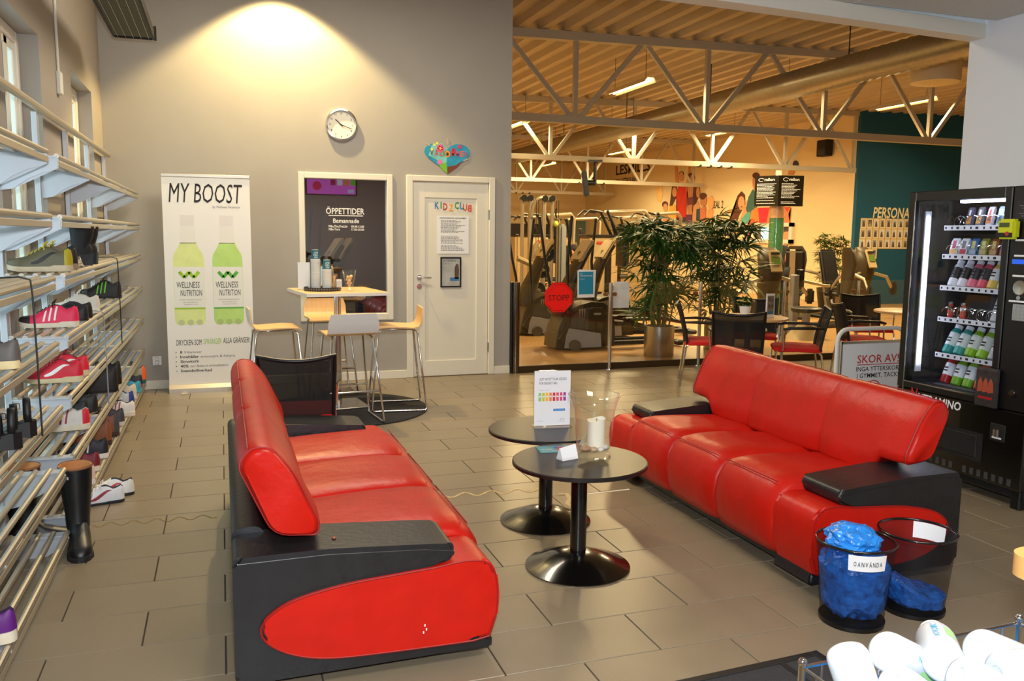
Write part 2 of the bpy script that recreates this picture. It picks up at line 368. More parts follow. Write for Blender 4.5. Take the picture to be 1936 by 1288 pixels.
h = MB(); h.cyl((1.945, BY+.006, .965), (1.945, BY-.006, .965), .026, n=20); h.b2((1.937, BY-.02, .962), (1.953, BY-.004, .97)); h.out('lock', M['chrome'], dr)
for z in (.3, 1.72): MB().cyl((2.70, BY-.012, z-.05), (2.70, BY-.012, z+.05), .01, n=10).out('hinge', M['steel'], dr)
YD = BY+.012
cols = [('K', (40, 120, 190)), ('I', (60, 160, 80)), ('D', (196, 40, 36)), ('Z', (236, 160, 40)), ('C', (52, 140, 60)), ('L', (50, 150, 190)), ('U', (214, 60, 40)), ('B', (214, 70, 50))]
for (ch, c), x_ in zip(cols, (2.115, 2.175, 2.205, 2.268, 2.33, 2.385, 2.42, 2.468)):
    o = text(ch, (x_, YD-.002, 1.765+.015*math.sin(x_*30)), .072, mat('crayon_%s' % ch, c, .7), dr, bold=.02, name='lettering', width=.014 if ch == 'I' else .045, flip=False)
    if ch == 'B': o.scale = (-1, 1, 1); o.location.x += .045
    o.rotation_euler = (PI/2, 0, 0)
def lines(parent, x0, x1, z0, z1, n, Y, m, seed=1, gap=.5, name='print_line'):
    rr = random.Random(seed); mb = MB(); st = (z1-z0)/n
    for i in range(n):
        if rr.random() < .18: continue
        x = x0; e = x0+(x1-x0)*rr.uniform(.55, 1)
        while x < e:
            wd = rr.uniform(.012, .035)*(x1-x0)/.3; mb.b2((x, Y-.0006, z1-st*i-st*gap), (min(x+wd, e), Y, z1-st*i)); x += wd+.006*(x1-x0)/.3
    o = mb.out(name, m, parent, 0); o['kind'] = 'stuff'; return o
n1 = MB().b2((2.14, YD-.002, 1.305), (2.485, YD, 1.70)).out('notice', M['paper'], ang=0)
tag(n1, 'white printed rules sheet taped to the door', 'notice')
text('ORDNINGSREGLER I BARNRUMMET', (2.165, YD-.003, 1.672), .012, M['ink'], n1, width=.29, bold=.02)
lines(n1, 2.18, 2.46, 1.33, 1.655, 26, YD-.002, M['inkg'], 4, .45)
pf = thing('framed_poster', 'black framed poster hanging low on the white door', 'poster', (2.287, YD-.001, 1.11))
fr = MB()
for lo, hi in (((-.113, -.012, -.16), (-.098, 0, .16)), ((.098, -.012, -.16), (.113, 0, .16)), ((-.098, -.012, .145), (.098, 0, .16)), ((-.098, -.012, -.16), (.098, 0, -.145))): fr.b2(lo, hi)
fr.out('frame', M['blackp'], pf, 0)
MB().b2((-.1, -.006, -.147), (.1, -.002, .147)).out('poster', mat('poster_grey', (170, 172, 170), .5, noise=.25, ns=9), pf, 0)
text('TA TE EN AKTIV', (-.09, -.0065, .112), .018, M['ink'], pf, width=.15); text('CLARA?', (-.09, -.0065, .083), .016, M['inkg'], pf, width=.08)
pp = MB(); pp.prism([(.04, -.07), (.05, .02), (.045, .06), (.06, .09), (.08, .085), (.09, .03), (.085, -.07)], -.0075, -.0062); pp.out('printed_figure', mat('print_brown', (90, 70, 60), .7), pf, 0)
pp = MB(); pp.b2((-.01, -.0075, -.09), (.09, -.0062, -.055)); pp.out('printed_panel', mat('print_blue', (60, 120, 170), .7), pf, 0)
# roof trusses
def lin2(a, b, t): return a+(b-a)*t
LZ = 3.04
def truss(Y, x0, x1, nodes, zt, label):
    t = thing('roof_truss', label, 'truss', (x0, Y, LZ), 0, 'steel roof trusses'); L = x1-x0
    up_ = lambda x: ROOF(x0+x)-LZ-.06
    MB().bar((0, 0, 0), (L, 0, 0), .11, .10).out('bottom_chord', M['truss'], t, 0)
    MB().bar((0, 0, up_(0)), (L, 0, up_(L)), .13, .11).out('top_chord', M['truss'], t, 0)
    for i, xn in enumerate(nodes):
        x = xn-x0
        if 0 <= x <= L: MB().bar((x, .0, .04), (x, 0, up_(x)-.04), .06, .06, (1, 0, 0)).out('post', M['truss'], t, 0)
        for s in (-1, 1):
            xe = x+s*(nodes[1]-nodes[0])*.48; xa = x+s*.06
            if -.2 <= xe <= L+.1 and 0 <= x <= L: MB().bar((xa, 0, .04), (xe, 0, up_(xe)-.04), .05, .06, (1, 0, 0)).out('diagonal', M['truss'], t, 0)
    for k in range(4): MB().cyl((L*.62+.25*k, -.07, -.045), (L*.62+.25*k, .07, -.045), .03, n=6).out('splice_bolt', M['blackp'], t, 0)
    return t
truss(10.6, 3.0, 18.9, [2.5+2*k for k in range(9)], 4.1, 'nearest and largest grey roof truss, right behind the glass barrier')
truss(15.75, 3.0, 13.55, [4.35+1.83*k for k in range(6)], 4.1, 'second grey roof truss from the front, ending beside the teal wall')
truss(22.1, 3.0, 13.55, [4.7+1.7*k for k in range(6)], 4.1, 'third grey roof truss from the front, crossing the red mural')
truss(28.2, 3.0, 13.55, [4.7+1.7*k for k in range(6)], 4.1, 'farthest grey roof truss, low above the weight machines')
# round ventilation duct, ribbed
dp = MB(); rings = []; r0 = .19
y = 6.2; k = 0
while y < 24:
    rr = r0 if k % 2 else r0-.016
    rings.append([(7.55+rr*math.cos(a), y, 3.62+rr*math.sin(a)) for a in [2*PI*j/20 for j in range(20)]]); y += .075; k += 1
dp.loft(rings); D = dp.out('ventilation_duct', M['duct'], None, 60); tag(D, 'round ribbed metal ventilation duct under the gym roof', 'duct')
for y in (9.0, 12.2, 15.2, 18.4): MB().cyl((7.55, y, 3.8), (7.55, y, ROOF(7.5)+.05), .008, n=6).out('hanger_rod', M['gm_dk'], D)
df = thing('air_diffuser', 'white drum air diffuser with perforated face beneath the duct', 'diffuser', (9.75, 9.8, 3.74))
MB().lathe([(.33, 0), (.34, .05), (.34, .26), (.2, .54)], n=28).out('drum', M['lampwhite'], df)
MB().lathe([(.02, -.035), (.2, -.025), (.31, 0), (.31, .02)], n=28).out('perforated_face', mat('perforated_face', (214, 196, 150), .6, bump=.8, bs=30), df)
# gym strip lights
LAMPS = [(5.8, 11.6, 'gym strip light nearest the left end of the front truss'), (8.3, 11.7, 'gym strip light just left of the round duct'), (10.6, 11.3, 'gym strip light nearest the teal wall'),
 (7.9, 16.1, 'gym strip light behind the front truss, above the plants'), (10.0, 15.7, 'gym strip light above the milon sign side'), (5.6, 16.1, 'gym strip light at the left edge, behind the wall corner'),
 (8.1, 20.8, 'far gym strip light above the cable tower'), (9.9, 20.4, 'far gym strip light above the hanging screen'), (9.6, 24.8, 'farthest gym strip light, beside the hanging screen post')]
def strip(x, y, label):
    t = thing('strip_light', label, 'ceiling light', (x, y, 3.68), 0, 'gym strip lights')
    MB().prism([(-.10, 0), (-.055, .07), (.055, .07), (.10, 0), (.09, 0), (.05, .06), (-.05, .06), (-.09, 0)], -.65, .65, 'xz').out('reflector', M['lampwhite'], t, 0)
    for s in (-.035, .035): MB().cyl((s, -.62, .03), (s, .62, .03), .013, n=8).out('tube', M['lampon'], t)
    for s in (-.5, .5): MB().cyl((0, s, .07), (0, s, ROOF(x)-3.68+.03), .004, n=5).out('hanger', M['gm_dk'], t)
    lamp('strip_light_glow', 'AREA', (x, y, 3.66), 138, (1, .75, .38), shape='RECTANGLE', size=.2, size_y=1.2)
for a in LAMPS: strip(*a)
for p in ((13.0, 20), (13.0, 25), (12.6, 13.2), (15.8, 13.0)): lamp('mural_wash_light', 'AREA', (p[0]-.6, p[1], 3.6), 62, (1, .75, .36), rot=(0, R(20), 0), shape='RECTANGLE', size=.2, size_y=1.2)
lamp('store_fill_light', 'AREA', (1.5, 9.7, 2.6), 40, (1, .66, .3), size=.5)  # unseen fill light, added to brighten the room behind the dark window
# ================================================================ LEFT WALL AND BACK WALL FITTINGS
XF, XB = -.71, -.985
LEV = [.10, .40, .695, .99, 1.285, 1.562, 1.845]
def rack(y0, y1, ups, label):
    t = thing('shoe_rack', label, 'shoe rack', (XB, y0, 0), 0, 'wall mounted shoe racks'); L = y1-y0
    um = MB().b2((-.012, -.02, .03), (.02, .02, 2.17), .003).mesh('upright', M['upright'], 0)
    for u in ups: put(um, 'upright', t, None, (0, u-y0, 0))
    rl = MB(); rl.tube([(.03, -.02, 2.19), (.03, L+.08, 2.19)], .022, 10); rl.out('top_rail', M['alu'], t)
    D = XF-XB
    # bracket: curved cantilever plate, tall at the wall, folded sides
    poly = [(.015, -.16), (.015, .0), (D-.012, .0), (D-.004, -.012), (D-.006, -.05), (D-.03, -.062), (D-.08, -.075), (D-.14, -.105), (D-.2, -.15)]
    bk = MB(); bk.prism(poly, -.0035, .0035, 'xz'); bk.prism([(.02, -.002), (D-.01, -.002), (D-.01, .004), (.02, .004)], -.03, .03, 'xz')
    bm_ = bk.mesh('bracket', M['galv'], 0)
    pin = MB()
    for i in range(5): pin.cyl((.03+i*(D-.042)/4, -.034, .003), (.03+i*(D-.042)/4, .034, .003), .0075, n=8)
    pinm = pin.mesh('tube_pin', M['chrome'], 35)
    tb = MB().tube([(0, -.0, 0), (0, L, 0)], .0125, 10).mesh('shelf_tube', M['alu'])
    lip = MB().b2((-.004, 0, -.045), (.004, L, -.018), .002).mesh('front_lip', M['alu'], 0)
    for z in LEV:
        for i in range(5): put(tb, 'shelf_tube', t, None, (.03+i*(D-.042)/4, 0, z+.004))
        put(lip, 'front_lip', t, None, (D-.006, 0, z))
        for u in ups:
            b = put(bm_, 'bracket', t, None, (0, u-y0, z))
    return t
rack(1.9, 4.25, [2.0, 3.1, 4.235], 'nearest shoe rack on the left wall, running out of the frame')
rack(4.5, 8.52, [4.515, 5.5, 6.48, 7.46, 8.46], 'long far shoe rack on the left wall, reaching the back corner')
c = MB(); c.tube([(-.99, 6.42, 4.2), (-.99, 6.42, 2.62)], .008, 8); sb = thing('wall_conduit', 'white cable conduit with a small box between the two windows', 'cable conduit', (-1.0, 6.42, 2.4))
MB().tube([(.01, 0, 1.6), (.01, 0, .15)], .009, 8).out('conduit_pipe', M['whitewood'], sb); MB().b2((0, -.04, 0), (.03, .04, .15), .006).out('junction_box', M['whitewood'], sb, 0)
# louvred light fitting hanging in the corner
t = thing('louvre_light', 'unlit black framed louvre light with wire guard in the top left corner', 'ceiling light', (-.6, 6.55, 3.0))
f = MB()
for lo, hi in (((-.15, -1.2, 0), (-.135, .85, .07)), ((.135, -1.2, 0), (.15, .85, .07)), ((-.135, .835, -.005), (.135, .85, .07)), ((-.135, -1.2, 0), (.135, -1.185, .07))): f.b2(lo, hi)
f.b2((.145, .83, -.005), (.165, .86, .1)); f.out('housing', M['blackmat'], t, 0)
MB().b2((-.135, -1.185, .055), (.135, .835, .068)).out('reflector', mat('reflector_sheet', (150, 140, 104), .3, .5), t, 0)
for x_ in (-.07, .0, .07): MB().cyl((x_, -1.17, .035), (x_, .82, .035), .014, n=8).out('tube', mat('unlit_tube', (150, 150, 120), .4), t)
lm = MB().b2((-.135, -.0015, .003), (.135, .0015, .03)).mesh('louvre', mat('louvre_metal', (120, 112, 84), .35, .6), 0)
for k in range(52): put(lm, 'louvre', t, None, (0, -1.16+k*.0385, 0))
wg = MB()
for x_ in (-.11, -.055, .0, .055, .11): wg.b2((x_-.0012, -1.185, -.002), (x_+.0012, .835, .001))
o = wg.out('guard_wire', M['steel'], t, 0); o['kind'] = 'stuff'
for s in (-.9, .6): MB().cyl((0, s, .06), (0, s, 1.06), .004, n=5).out('hanger', M['gm_dk'], t)
# wall clock
t = thing('wall_clock', 'round chrome rimmed wall clock showing about a quarter past ten', 'clock', (1.16, BY, 2.575))
Mx = Matrix.Rotation(PI/2, 3, 'X')
MB().lathe([(.15, 0), (.157, .012), (.158, .03), (.152, .043), (.14, .045), (.138, .036)], n=48, Mx=Mx, caps=False).out('rim', M['chrome'], t)
MB().prism([(.142*math.cos(2*PI*q/40), .142*math.sin(2*PI*q/40)) for q in range(40)], -.012, -.004, 'xz').out('dial', mat('dial_white', (238, 232, 214), .5), t, 0)
for k in range(12):
    a = PI/2-(k+1)*PI/6; text(str(k+1), (.112*math.cos(a), -.0135, .112*math.sin(a)-.009), .02, M['ink'], t, align='CENTER', bold=.01, name='numeral')
tk = MB()
for k in range(60):
    a = k*PI/30; tk.bar((.133*math.cos(a), -.013, .133*math.sin(a)), (.137*math.cos(a), -.013, .137*math.sin(a)), .0015, .001)
o = tk.out('minute_marks', M['ink'], t, 0); o['kind'] = 'stuff'
def hand(a, l, w, nm): MB().bar((-.02*math.cos(a), -.018, -.02*math.sin(a)), (l*math.cos(a), -.018, l*math.sin(a)), w, .002, (0, 1, 0)).out(nm, M['blackp'], t, 0)
hand(math.atan2(31, -36), .078, .008, 'hour_hand'); hand(math.atan2(-22, 62), .112, .006, 'minute_hand')
MB().cyl((0, -.022, 0), (0, -.015, 0), .007, n=10).out('hub', M['blackp'], t)
# painted welcome heart
HX, HZ = 2.245, 2.14
def hp(s, n=40):
    P = []
    for k in range(n):
        a = 2*PI*k/n; P.append((s*16*math.sin(a)**3/16*.245, s*(13*math.cos(a)-5*math.cos(2*a)-2*math.cos(3*a)-math.cos(4*a))/16*.17))
    return P
t = thing('welcome_heart', 'hand painted blue heart shaped welcome sign above the white door', 'painting', (HX, BY-.002, 2.315))
MB().prism(hp(1), -.006, .0, 'xz').out('card', mat('heart_blue', (40, 150, 190), .7, noise=.4, ns=9), t, 0)
def blob(x, z, rx, rz_, c, nm, e=-.0075, n=12): MB().prism([(x+rx*math.cos(2*PI*k/n), z+rz_*math.sin(2*PI*k/n)) for k in range(n)], e, -.006, 'xz').out('painted_'+nm, mat('paint_'+nm, c, .7), t, 0)
MB().prism([(-.2, .0), (-.17, .1), (-.06, .13), (.0, .08), (-.01, -.1), (-.1, -.05)], -.0068, -.006, 'xz').out('painted_sky', mat('paint_pale', (120, 196, 190), .7, noise=.3, ns=12), t, 0)
MB().prism([(.0, -.11), (.09, -.09), (.17, -.04), (.10, -.115), (.0, -.185)], -.0072, -.006, 'xz').out('painted_ground', mat('paint_soil', (120, 62, 36), .7), t, 0)
MB().prism([(-.09, -.1), (-.01, -.06), (.0, -.18), (-.04, -.155)], -.0072, -.006, 'xz').out('painted_grass', mat('paint_grass', (120, 190, 50), .7), t, 0)
for k in range(5):
    a = k*2*PI/5; blob(-.075+.025*math.cos(a), .075+.025*math.sin(a), .02, .02, (230, 90, 140), 'petal', -.008)
blob(-.075, .075, .012, .012, (240, 200, 60), 'flower_centre', -.009)
blob(.0, .02, .03, .035, (236, 150, 40), 'letter_o', -.008); blob(.0, .02, .014, .018, (30, 60, 80), 'letter_hole', -.009)
blob(.065, .05, .022, .035, (200, 30, 50), 'red_shape', -.008); blob(.13, .1, .022, .02, (220, 60, 110), 'pink_tulip', -.008)
blob(-.08, -.065, .026, .026, (230, 120, 170), 'small_heart', -.008)
for i, k in enumerate(((-.14, .11), (-.11, .125), (-.165, .06))): blob(*k, .015, .013, (240, 226, 90), 'yellow_dot', -.008)
for ch, x_, c in (('V', -.185, (110, 70, 40)), ('Ä', -.135, (200, 50, 60)), ('L', -.085, (210, 90, 110)), ('K', -.045, (90, 150, 60)), ('M', .04, (220, 60, 60)), ('M', .09, (210, 90, 130)), ('E', .14, (230, 110, 60)), ('N', .175, (200, 60, 100))):
    text(ch, (x_, -.0092, .0), .06, mat('paint_%s_%d' % (ch, int(x_*1000)), c, .7), t, width=.036, bold=.015)
for a in ((-.21, .11, .5), (.0, .15, 1.5), (.2, -.03, -.4)): MB().box((a[0], -.0075, a[1]), (.06, .001, .012), (0, a[2], 0)).out('sticky_tape', mat('clear_tape', (190, 176, 150), .4), t, 0)
# socket
t = thing('wall_socket', 'white double wall socket low on the back wall beside the banner', 'socket', (-.62, BY, .275))
MB().b2((-.04, -.01, -.042), (.04, 0, .042), .003).out('plate', M['white'], t, 0)
for z in (-.018, .018): MB().lathe([(.0, .002), (.014, .002), (.016, .0118), (.018, .0118)], (0, 0, z), 16, Mx).out('outlet_well', M['white'], t)
# roll-up banner
t = thing('rollup_banner', 'white roll-up banner with two green drink bottles against the back wall', 'banner', (-.12, 8.42, 0))
MB().prism([(-.06, .0), (-.06, .04), (-.03, .075), (.03, .075), (.06, .04), (.06, .0)], -.385, .385, 'yz').out('base_cassette', M['alu'], t, 0)
t0 = MB().b2((-.385, -.004, .07), (.385, .0, 2.01)).out('graphic', mat('banner_white', (236, 234, 228), .45), t, 0)
MB().b2((-.39, -.012, 2.005), (.39, .012, 2.035), .004).out('top_clamp', M['alu'], t, 0); MB().cyl((0, .03, .02), (0, .03, 2.0), .012, n=8).out('support_pole', M['alu'], t)
for s in (-.25, .25): MB().b2((s-.03, -.16, 0), (s+.03, .06, .012), .003).out('foot', M['alu'], t, 0)
Y_ = -.0055; X_ = .12
text('MY BOOST', (-.448+X_, Y_, 1.775), .185, M['ink'], t0, width=.645, shear=.16)
text('by Wellness Nutrition', (-.07+X_, Y_, 1.728), .024, M['inkg'], t0, width=.24)
def printed(poly, nm, c, e=.0004, noise=.0): return MB().prism(poly, -.004-e-.0004, -.004, 'xz').out(nm, mat(nm+'_ink', c, .5, noise=noise, ns=14), t0, 0)
for bi, (cx_, top, c1, c2) in enumerate(((-.297+X_, (220, 232, 150), (226, 236, 170), (150, 196, 30)), (.047+X_, (186, 222, 120), (204, 230, 140), (90, 176, 60)))):
    hw = .135; m_ = lambda pts: [(cx_-a, b) for a, b in pts]+[(cx_+a, b) for a, b in pts[::-1]]
    s_ = str(bi)
    printed(m_([(.06, 1.56), (.062, 1.66)]), 'bottle_cap'+'', (226, 222, 218), .0002)
    printed(m_([(.07, 1.40), (.064, 1.555)]), 'bottle_neck', (232, 230, 222), .0002)
    printed(m_([(.118, .64), (.135, .68), (hw, .78), (hw, 1.25), (.125, 1.3), (.09, 1.36), (.07, 1.405)]), 'printed_bottle', top, .0002) .active_material = mat('bottle_print'+s_, top, .5, noise=.08, ns=9)
    printed(m_([(hw*.98, .80), (hw*.98, 1.18)]), 'bottle_label', (232, 232, 224), .0006)
    printed(m_([(hw, .785), (hw, .80)]), 'label_stripe', c2, .0008).active_material = mat('label_stripe_ink'+s_, c2, .5)
    for k in (-1, 0, 1): printed([(cx_+k*.08+.03*math.cos(2*PI*q/10), .66+.028*math.sin(2*PI*q/10)) for q in range(10)], 'bottle_foot', c1, .0005).active_material = mat('bottle_foot_ink'+s_, tuple(int(v*.86) for v in c1), .5)
    for k in range(4):
        s2 = 1 if k % 2 else -1; x0 = cx_-.085+k*.042
        MB().bar((x0, -.0052, 1.135 if s2 < 0 else 1.08), (x0+.045, -.0052, 1.08 if s2 < 0 else 1.135), .03, .0006, (0, 1, 0)).out('leaf_emblem', mat('leaf_emblem_ink'+s_, c2, .6, noise=.5, ns=40), t0, 0)
    text('WELLNESS', (cx_-.11, -.0056, .985), .06, M['ink'], t0, width=.2, shear=.1); text('NUTRITION', (cx_-.08, -.0056, .91), .06, M['ink'], t0, width=.19, shear=.1)
    text('MY BOOST WELLNESS NUTRITION', (cx_-.09, -.0056, .868), .01, M['inkg'], t0, width=.19); text('MED VITAMINER OCH', (cx_-.06, -.0056, .845), .009, M['inkg'], t0, width=.13); text('KOLSYRAT VATTEN', (cx_-.05, -.0056, .825), .009, M['inkg'], t0, width=.12)
g_ = mat('lime_ink', (150, 200, 60), .6)
text('DRYCKEN SOM', (-.43+X_, Y_, .445), .055, M['ink'], t0, width=.225, shear=.12); text('SPRÄNGER', (-.19+X_, Y_, .45), .055, g_, t0, width=.16, shear=.12); text('ALLA GRÄNSER!', (-.015+X_, Y_, .455), .055, M['ink'], t0, width=.245, shear=.12)
for i, (b_, r_, wb, wr) in enumerate((('8', 'Vitaminer', .018, .16), ('Innehåller', 'aminosyra & folsyra', .165, .31), ('Skruvkork', '', .165, 0), ('40%', 'mer i flaskan än marknadsledaren', .07, .47), ('Svensktillverkad', '', .275, 0))):
    z = .368-.0445*i; MB().b2((-.44+X_, -.0052, z+.008), (-.432+X_, -.004, z+.016)).out('bullet', M['ink'], t0, 0)
    text(b_, (-.4+X_, Y_, z), .027, M['ink'], t0, width=wb, bold=.015)
    if r_: text(r_, (-.4+X_+wb+.014, Y_, z), .025, M['inkg'], t0, width=min(wr, .34) if i == 3 else wr)
# ================================================================ SHOES
def interp(tb, x):
    for (a, va), (b, vb) in zip(tb, tb[1:]):
        if x <= b: q = (x-a)/(b-a); q = q*q*(3-2*q)*.5+q*.5; return va+(vb-va)*q
    return tb[-1][1]
WT = [(0, .008), (.025, .02), (.06, .028), (.12, .032), (.2, .033), (.35, .032), (.5, .036), (.65, .043), (.8, .044), (.92, .034), (.975, .02), (1, .006)]
HT = [(0, .046), (.025, .086), (.06, .098), (.18, .076), (.33, .104), (.42, .1), (.55, .076), (.7, .053), (.82, .042), (.92, .035), (.97, .027), (1, .011)]
DEFM = {}
def sm(c, rough=.55): return mat('shoe_%d_%d_%d' % c, c, rough, noise=.06, ns=30)
def shoe(nm, label, loc, rz, upper, sole=(232, 226, 206), lining=(40, 40, 42), L=.28, soleh=.026, stripes=None, swoosh=None, laces=None, heelc=None, toec=None, low=1., open_=.42, cat='shoe', group=None, flat=False):
    t = thing(nm, label, cat, loc, rz, group)   # toe towards +x
    k = L/.28
    sec = [0, .025, .06, .12, .2, .28, .35, .42, .5, .6, .7, .8, .88, .94, .98, 1]
    s = MB(); rings = []
    for x in sec:
        w = interp(WT, x)*1.1+.003; lift = .012*max(0, (x-.75)/.25)**2; h = soleh*(1.15 if x < .35 and not flat else .9)
        rings.append([((x*.28-.0)*k, y*k, z*k) for y, z in ((-w*.92, lift), (-w, lift+h*.5), (-w*.97, lift+h), (w*.97, lift+h), (w, lift+h*.5), (w*.92, lift))])
    s.loft(rings); s.out('sole', sm(sole), t, 50)
    def surf(x, a, e=0):
        w = interp(WT, x)+e; h = interp(HT, x)*low+e; base = soleh*.8+.012*max(0, (x-.75)/.25)**2
        c_, s_ = math.cos(a), math.sin(a); return (x*.28*k, w*k*math.copysign(abs(c_)**.75, c_), (base+h*abs(s_)**.8)*k)
    u = MB(); rings = []; NA = 9
    for x in sec:
        dip = 0 if (x < .04 or x > open_) else math.sin(PI*(x-.04)/(open_-.04))**.5
        ring = []
        for j in range(NA+1):
            a = PI*j/NA*.36; ring.append(surf(x, a))
        inner = []
        for j in range(1, 6):
            a = PI*(.36+.28*j/6); p = Vector(surf(x, a)); q = abs(j-3)/3
            p.z -= dip*(.05*k)*(1-q*q*.35); inner.append(tuple(p))
        right = [(p[0], -p[1], p[2]) for p in ring[::-1]]
        rings.append(ring+inner+right)
    n = len(rings[0]); V = [p for r in rings for p in r]; F_ = []; I_ = []
    for i in range(len(rings)-1):
        for j in range(n-1):
            F_.append((i*n+j, (i+1)*n+j, (i+1)*n+j+1, i*n+j+1)); xm = (sec[i]+sec[i+1])/2
            ins = NA <= j < NA+6 and .04 <= xm <= open_
            I_.append(1 if ins else (2 if heelc and xm < .11 else (3 if toec and xm > .8 else 0)))
    F_.append(tuple(range(n))); I_.append(2 if heelc else 0)
    u.add(V, F_); u.I = I_
    u.out('upper', [sm(upper), sm(lining), sm(heelc or upper), sm(toec or upper)], t, 60)
    if laces:
        # tongue and crossed laces
        tg = MB(); tg.grid(lambda a, b: ((.30+.16*a)*.28*k, (b-.5)*.036*k, surf(.30+.16*a, PI/2)[2]+.012*k*(1-a)-.004*k), 4, 4); tg.out('tongue', sm(upper), t, 60)
        for q in range(5):
            x = .40+.062*q; la = MB(); y = .02*k; z = lambda xx: surf(xx, PI*.4)[2]
            la.tube([(x*.28*k, -y, z(x)), ((x+.02)*.28*k, 0, surf(x+.02, PI/2)[2]+.006*k), ((x+.04)*.28*k, y, z(x+.04))], .0028*k, 5)
            la.out('lace', sm(laces), t)
        la = MB(); x = .4; zt = surf(x, PI/2)[2]
        for sg in (-1, 1): la.tube([(x*.28*k, 0, zt+.006), ((x-.03)*.28*k, sg*.02, zt+.022), ((x+.02)*.28*k, sg*.036, zt+.008), ((x+.01)*.28*k, sg*.045, zt-.02)], .0026*k, 5)
        la.out('lace_bow', sm(laces), t)
    def patch(x0, x1, a0, a1, c, name, w=.03, slope=0):
        for sg in (1, -1):
            p = MB(); p.grid(lambda a, b: (lambda P: (P[0], P[1]*sg, P[2]))(surf(x0+(x1-x0)*b+w*(a-.5)*2, a0+(a1-a0)*b, .0012)), 1, 6); p.out(name, sm(c), t, 60)
    if stripes:
        for q in range(3): patch(.40+.09*q, .47+.09*q-.12, .1, PI*.30, stripes, 'side_stripe', .016)
    if swoosh:
        for sg in (1, -1):
            p = MB(); p.grid(lambda a, b: (lambda P: (P[0], P[1]*sg, P[2]))(surf(.62-.42*b, .2+.75*b*b+(a-.5)*.42*(1-b)*(.3+b*2)*.9, .0014)), 2, 8); p.out('side_swoosh', sm(swoosh), t, 60)
    return t
def on(X, px, z):       # y of the shelf spot that the photo shows at pixel column px
    lo, hi = 1.5, 9.0
    for _ in range(50):
        m_ = (lo+hi)/2; v = Vector((X, m_, z))-O; p = CX+F*v.dot(rg)/v.dot(fwd)
        if p < px: lo = m_
        else: hi = m_
    return m_
def shelf(px, lev, X=-.715, dz=.019): return (X, on(X, px, LEV[lev]), LEV[lev]+dz)
W_ = PI   # toe towards the wall
def yy(lev, y, X=-.715): return (X, y, LEV[lev]+.0185)
shoe('running_shoe', 'grey and yellow running shoe with yellow laces, front one of its pair', yy(4, 4.66, -.70), W_+.05, (96, 92, 66), (198, 182, 150), (60, 56, 44), .285, swoosh=(20, 20, 18), laces=(206, 190, 20), toec=(104, 98, 76), heelc=(176, 160, 24))
shoe('running_shoe', 'grey and yellow running shoe, rear one of its pair beside the black boots', yy(4, 4.88, -.71), W_-.05, (116, 106, 92), (150, 130, 104), (120, 106, 30), .285, laces=(206, 190, 20), heelc=(30, 28, 26), swoosh=(20, 20, 18))
shoe('running_shoe', 'bright pink running shoe with three white stripes and black laces', yy(3, 4.86), W_+.06, (232, 40, 84), (226, 214, 190), (30, 26, 30), .275, stripes=(244, 240, 236), laces=(20, 18, 20), toec=(40, 30, 36))
shoe('leather_shoe', 'black leather loafer just behind the pink running shoe', yy(3, 5.18), W_-.05, (18, 18, 20), (14, 14, 14), (10, 10, 10), .27, flat=True, low=.8)
shoe('leather_shoe', 'second black leather loafer between the pink and the white shoe', yy(3, 5.34), W_-.02, (20, 20, 22), (16, 16, 16), (10, 10, 10), .27, flat=True, low=.8)
shoe('running_shoe', 'off white running shoe between black loafers and the black green shoe', yy(3, 5.66), W_, (216, 208, 194), (226, 220, 206), (190, 180, 160), .275, laces=(226, 224, 220))
shoe('running_shoe', 'black running shoe with bright green markings, dangling lace', yy(3, 6.9, -.72), W_+.08, (22, 24, 24), (18, 20, 20), (12, 12, 12), .285, stripes=(110, 220, 40), laces=(30, 32, 32), toec=(70, 90, 94), low=1.15)
shoe('running_shoe', 'red running shoe with white swoosh, front one of its pair', yy(2, 4.9), W_+.02, (214, 26, 52), (214, 202, 160), (120, 20, 34), .285, swoosh=(246, 244, 240), laces=(170, 22, 44), toec=(150, 40, 56))
shoe('running_shoe', 'red running shoe, rear one of its pair', yy(2, 5.1), W_-.06, (222, 34, 58), (214, 202, 160), (120, 20, 34), .285, swoosh=(246, 244, 240), laces=(170, 22, 44))
shoe('running_shoe', 'white running shoe with dark red side stripes, on the second lowest shelf', yy(1, 5.08, -.72), W_+.1, (218, 214, 206), (224, 214, 190), (180, 176, 170), .295, stripes=(150, 24, 40), laces=(236, 236, 238), heelc=(210, 40, 54))
shoe('walking_shoe', 'black walking shoe right behind the white shoe with red stripes', yy(1, 5.34, -.76), W_-.1, (20, 20, 20), (18, 18, 18), (12, 12, 12), .28, laces=(16, 16, 16))
shoe('walking_shoe', 'second black walking shoe farther along the second lowest shelf', yy(1, 5.56, -.74), W_+.1, (22, 21, 20), (18, 18, 18), (12, 12, 12), .28, laces=(16, 16, 16))
shoe('leather_boot', 'slouching black leather ankle boot with yellow stitching', yy(1, 6.25, -.70), W_+.2, (24, 20, 19), (18, 16, 14), (10, 10, 10), .31, low=1.45, laces=(60, 50, 30))
shoe('leather_boot', 'second slouching black leather ankle boot with loose laces', yy(1, 6.55, -.71), W_-.1, (26, 22, 20), (18, 16, 14), (10, 10, 10), .31, low=1.4, laces=(60, 50, 30))
shoe('hiking_shoe', 'grey hiking shoe with orange heel at the far end of the bottom shelf', yy(0, 8.36, -.70), W_+.2, (150, 140, 120), (40, 90, 90), (40, 40, 44), .29, laces=(60, 60, 60), heelc=(230, 90, 40), low=1.5)
shoe('hiking_shoe', 'dark blue shoe with red sole edge near the end of the bottom shelf', yy(0, 8.12, -.71), W_, (34, 34, 50), (170, 36, 40), (20, 20, 26), .28, laces=(60, 60, 70))
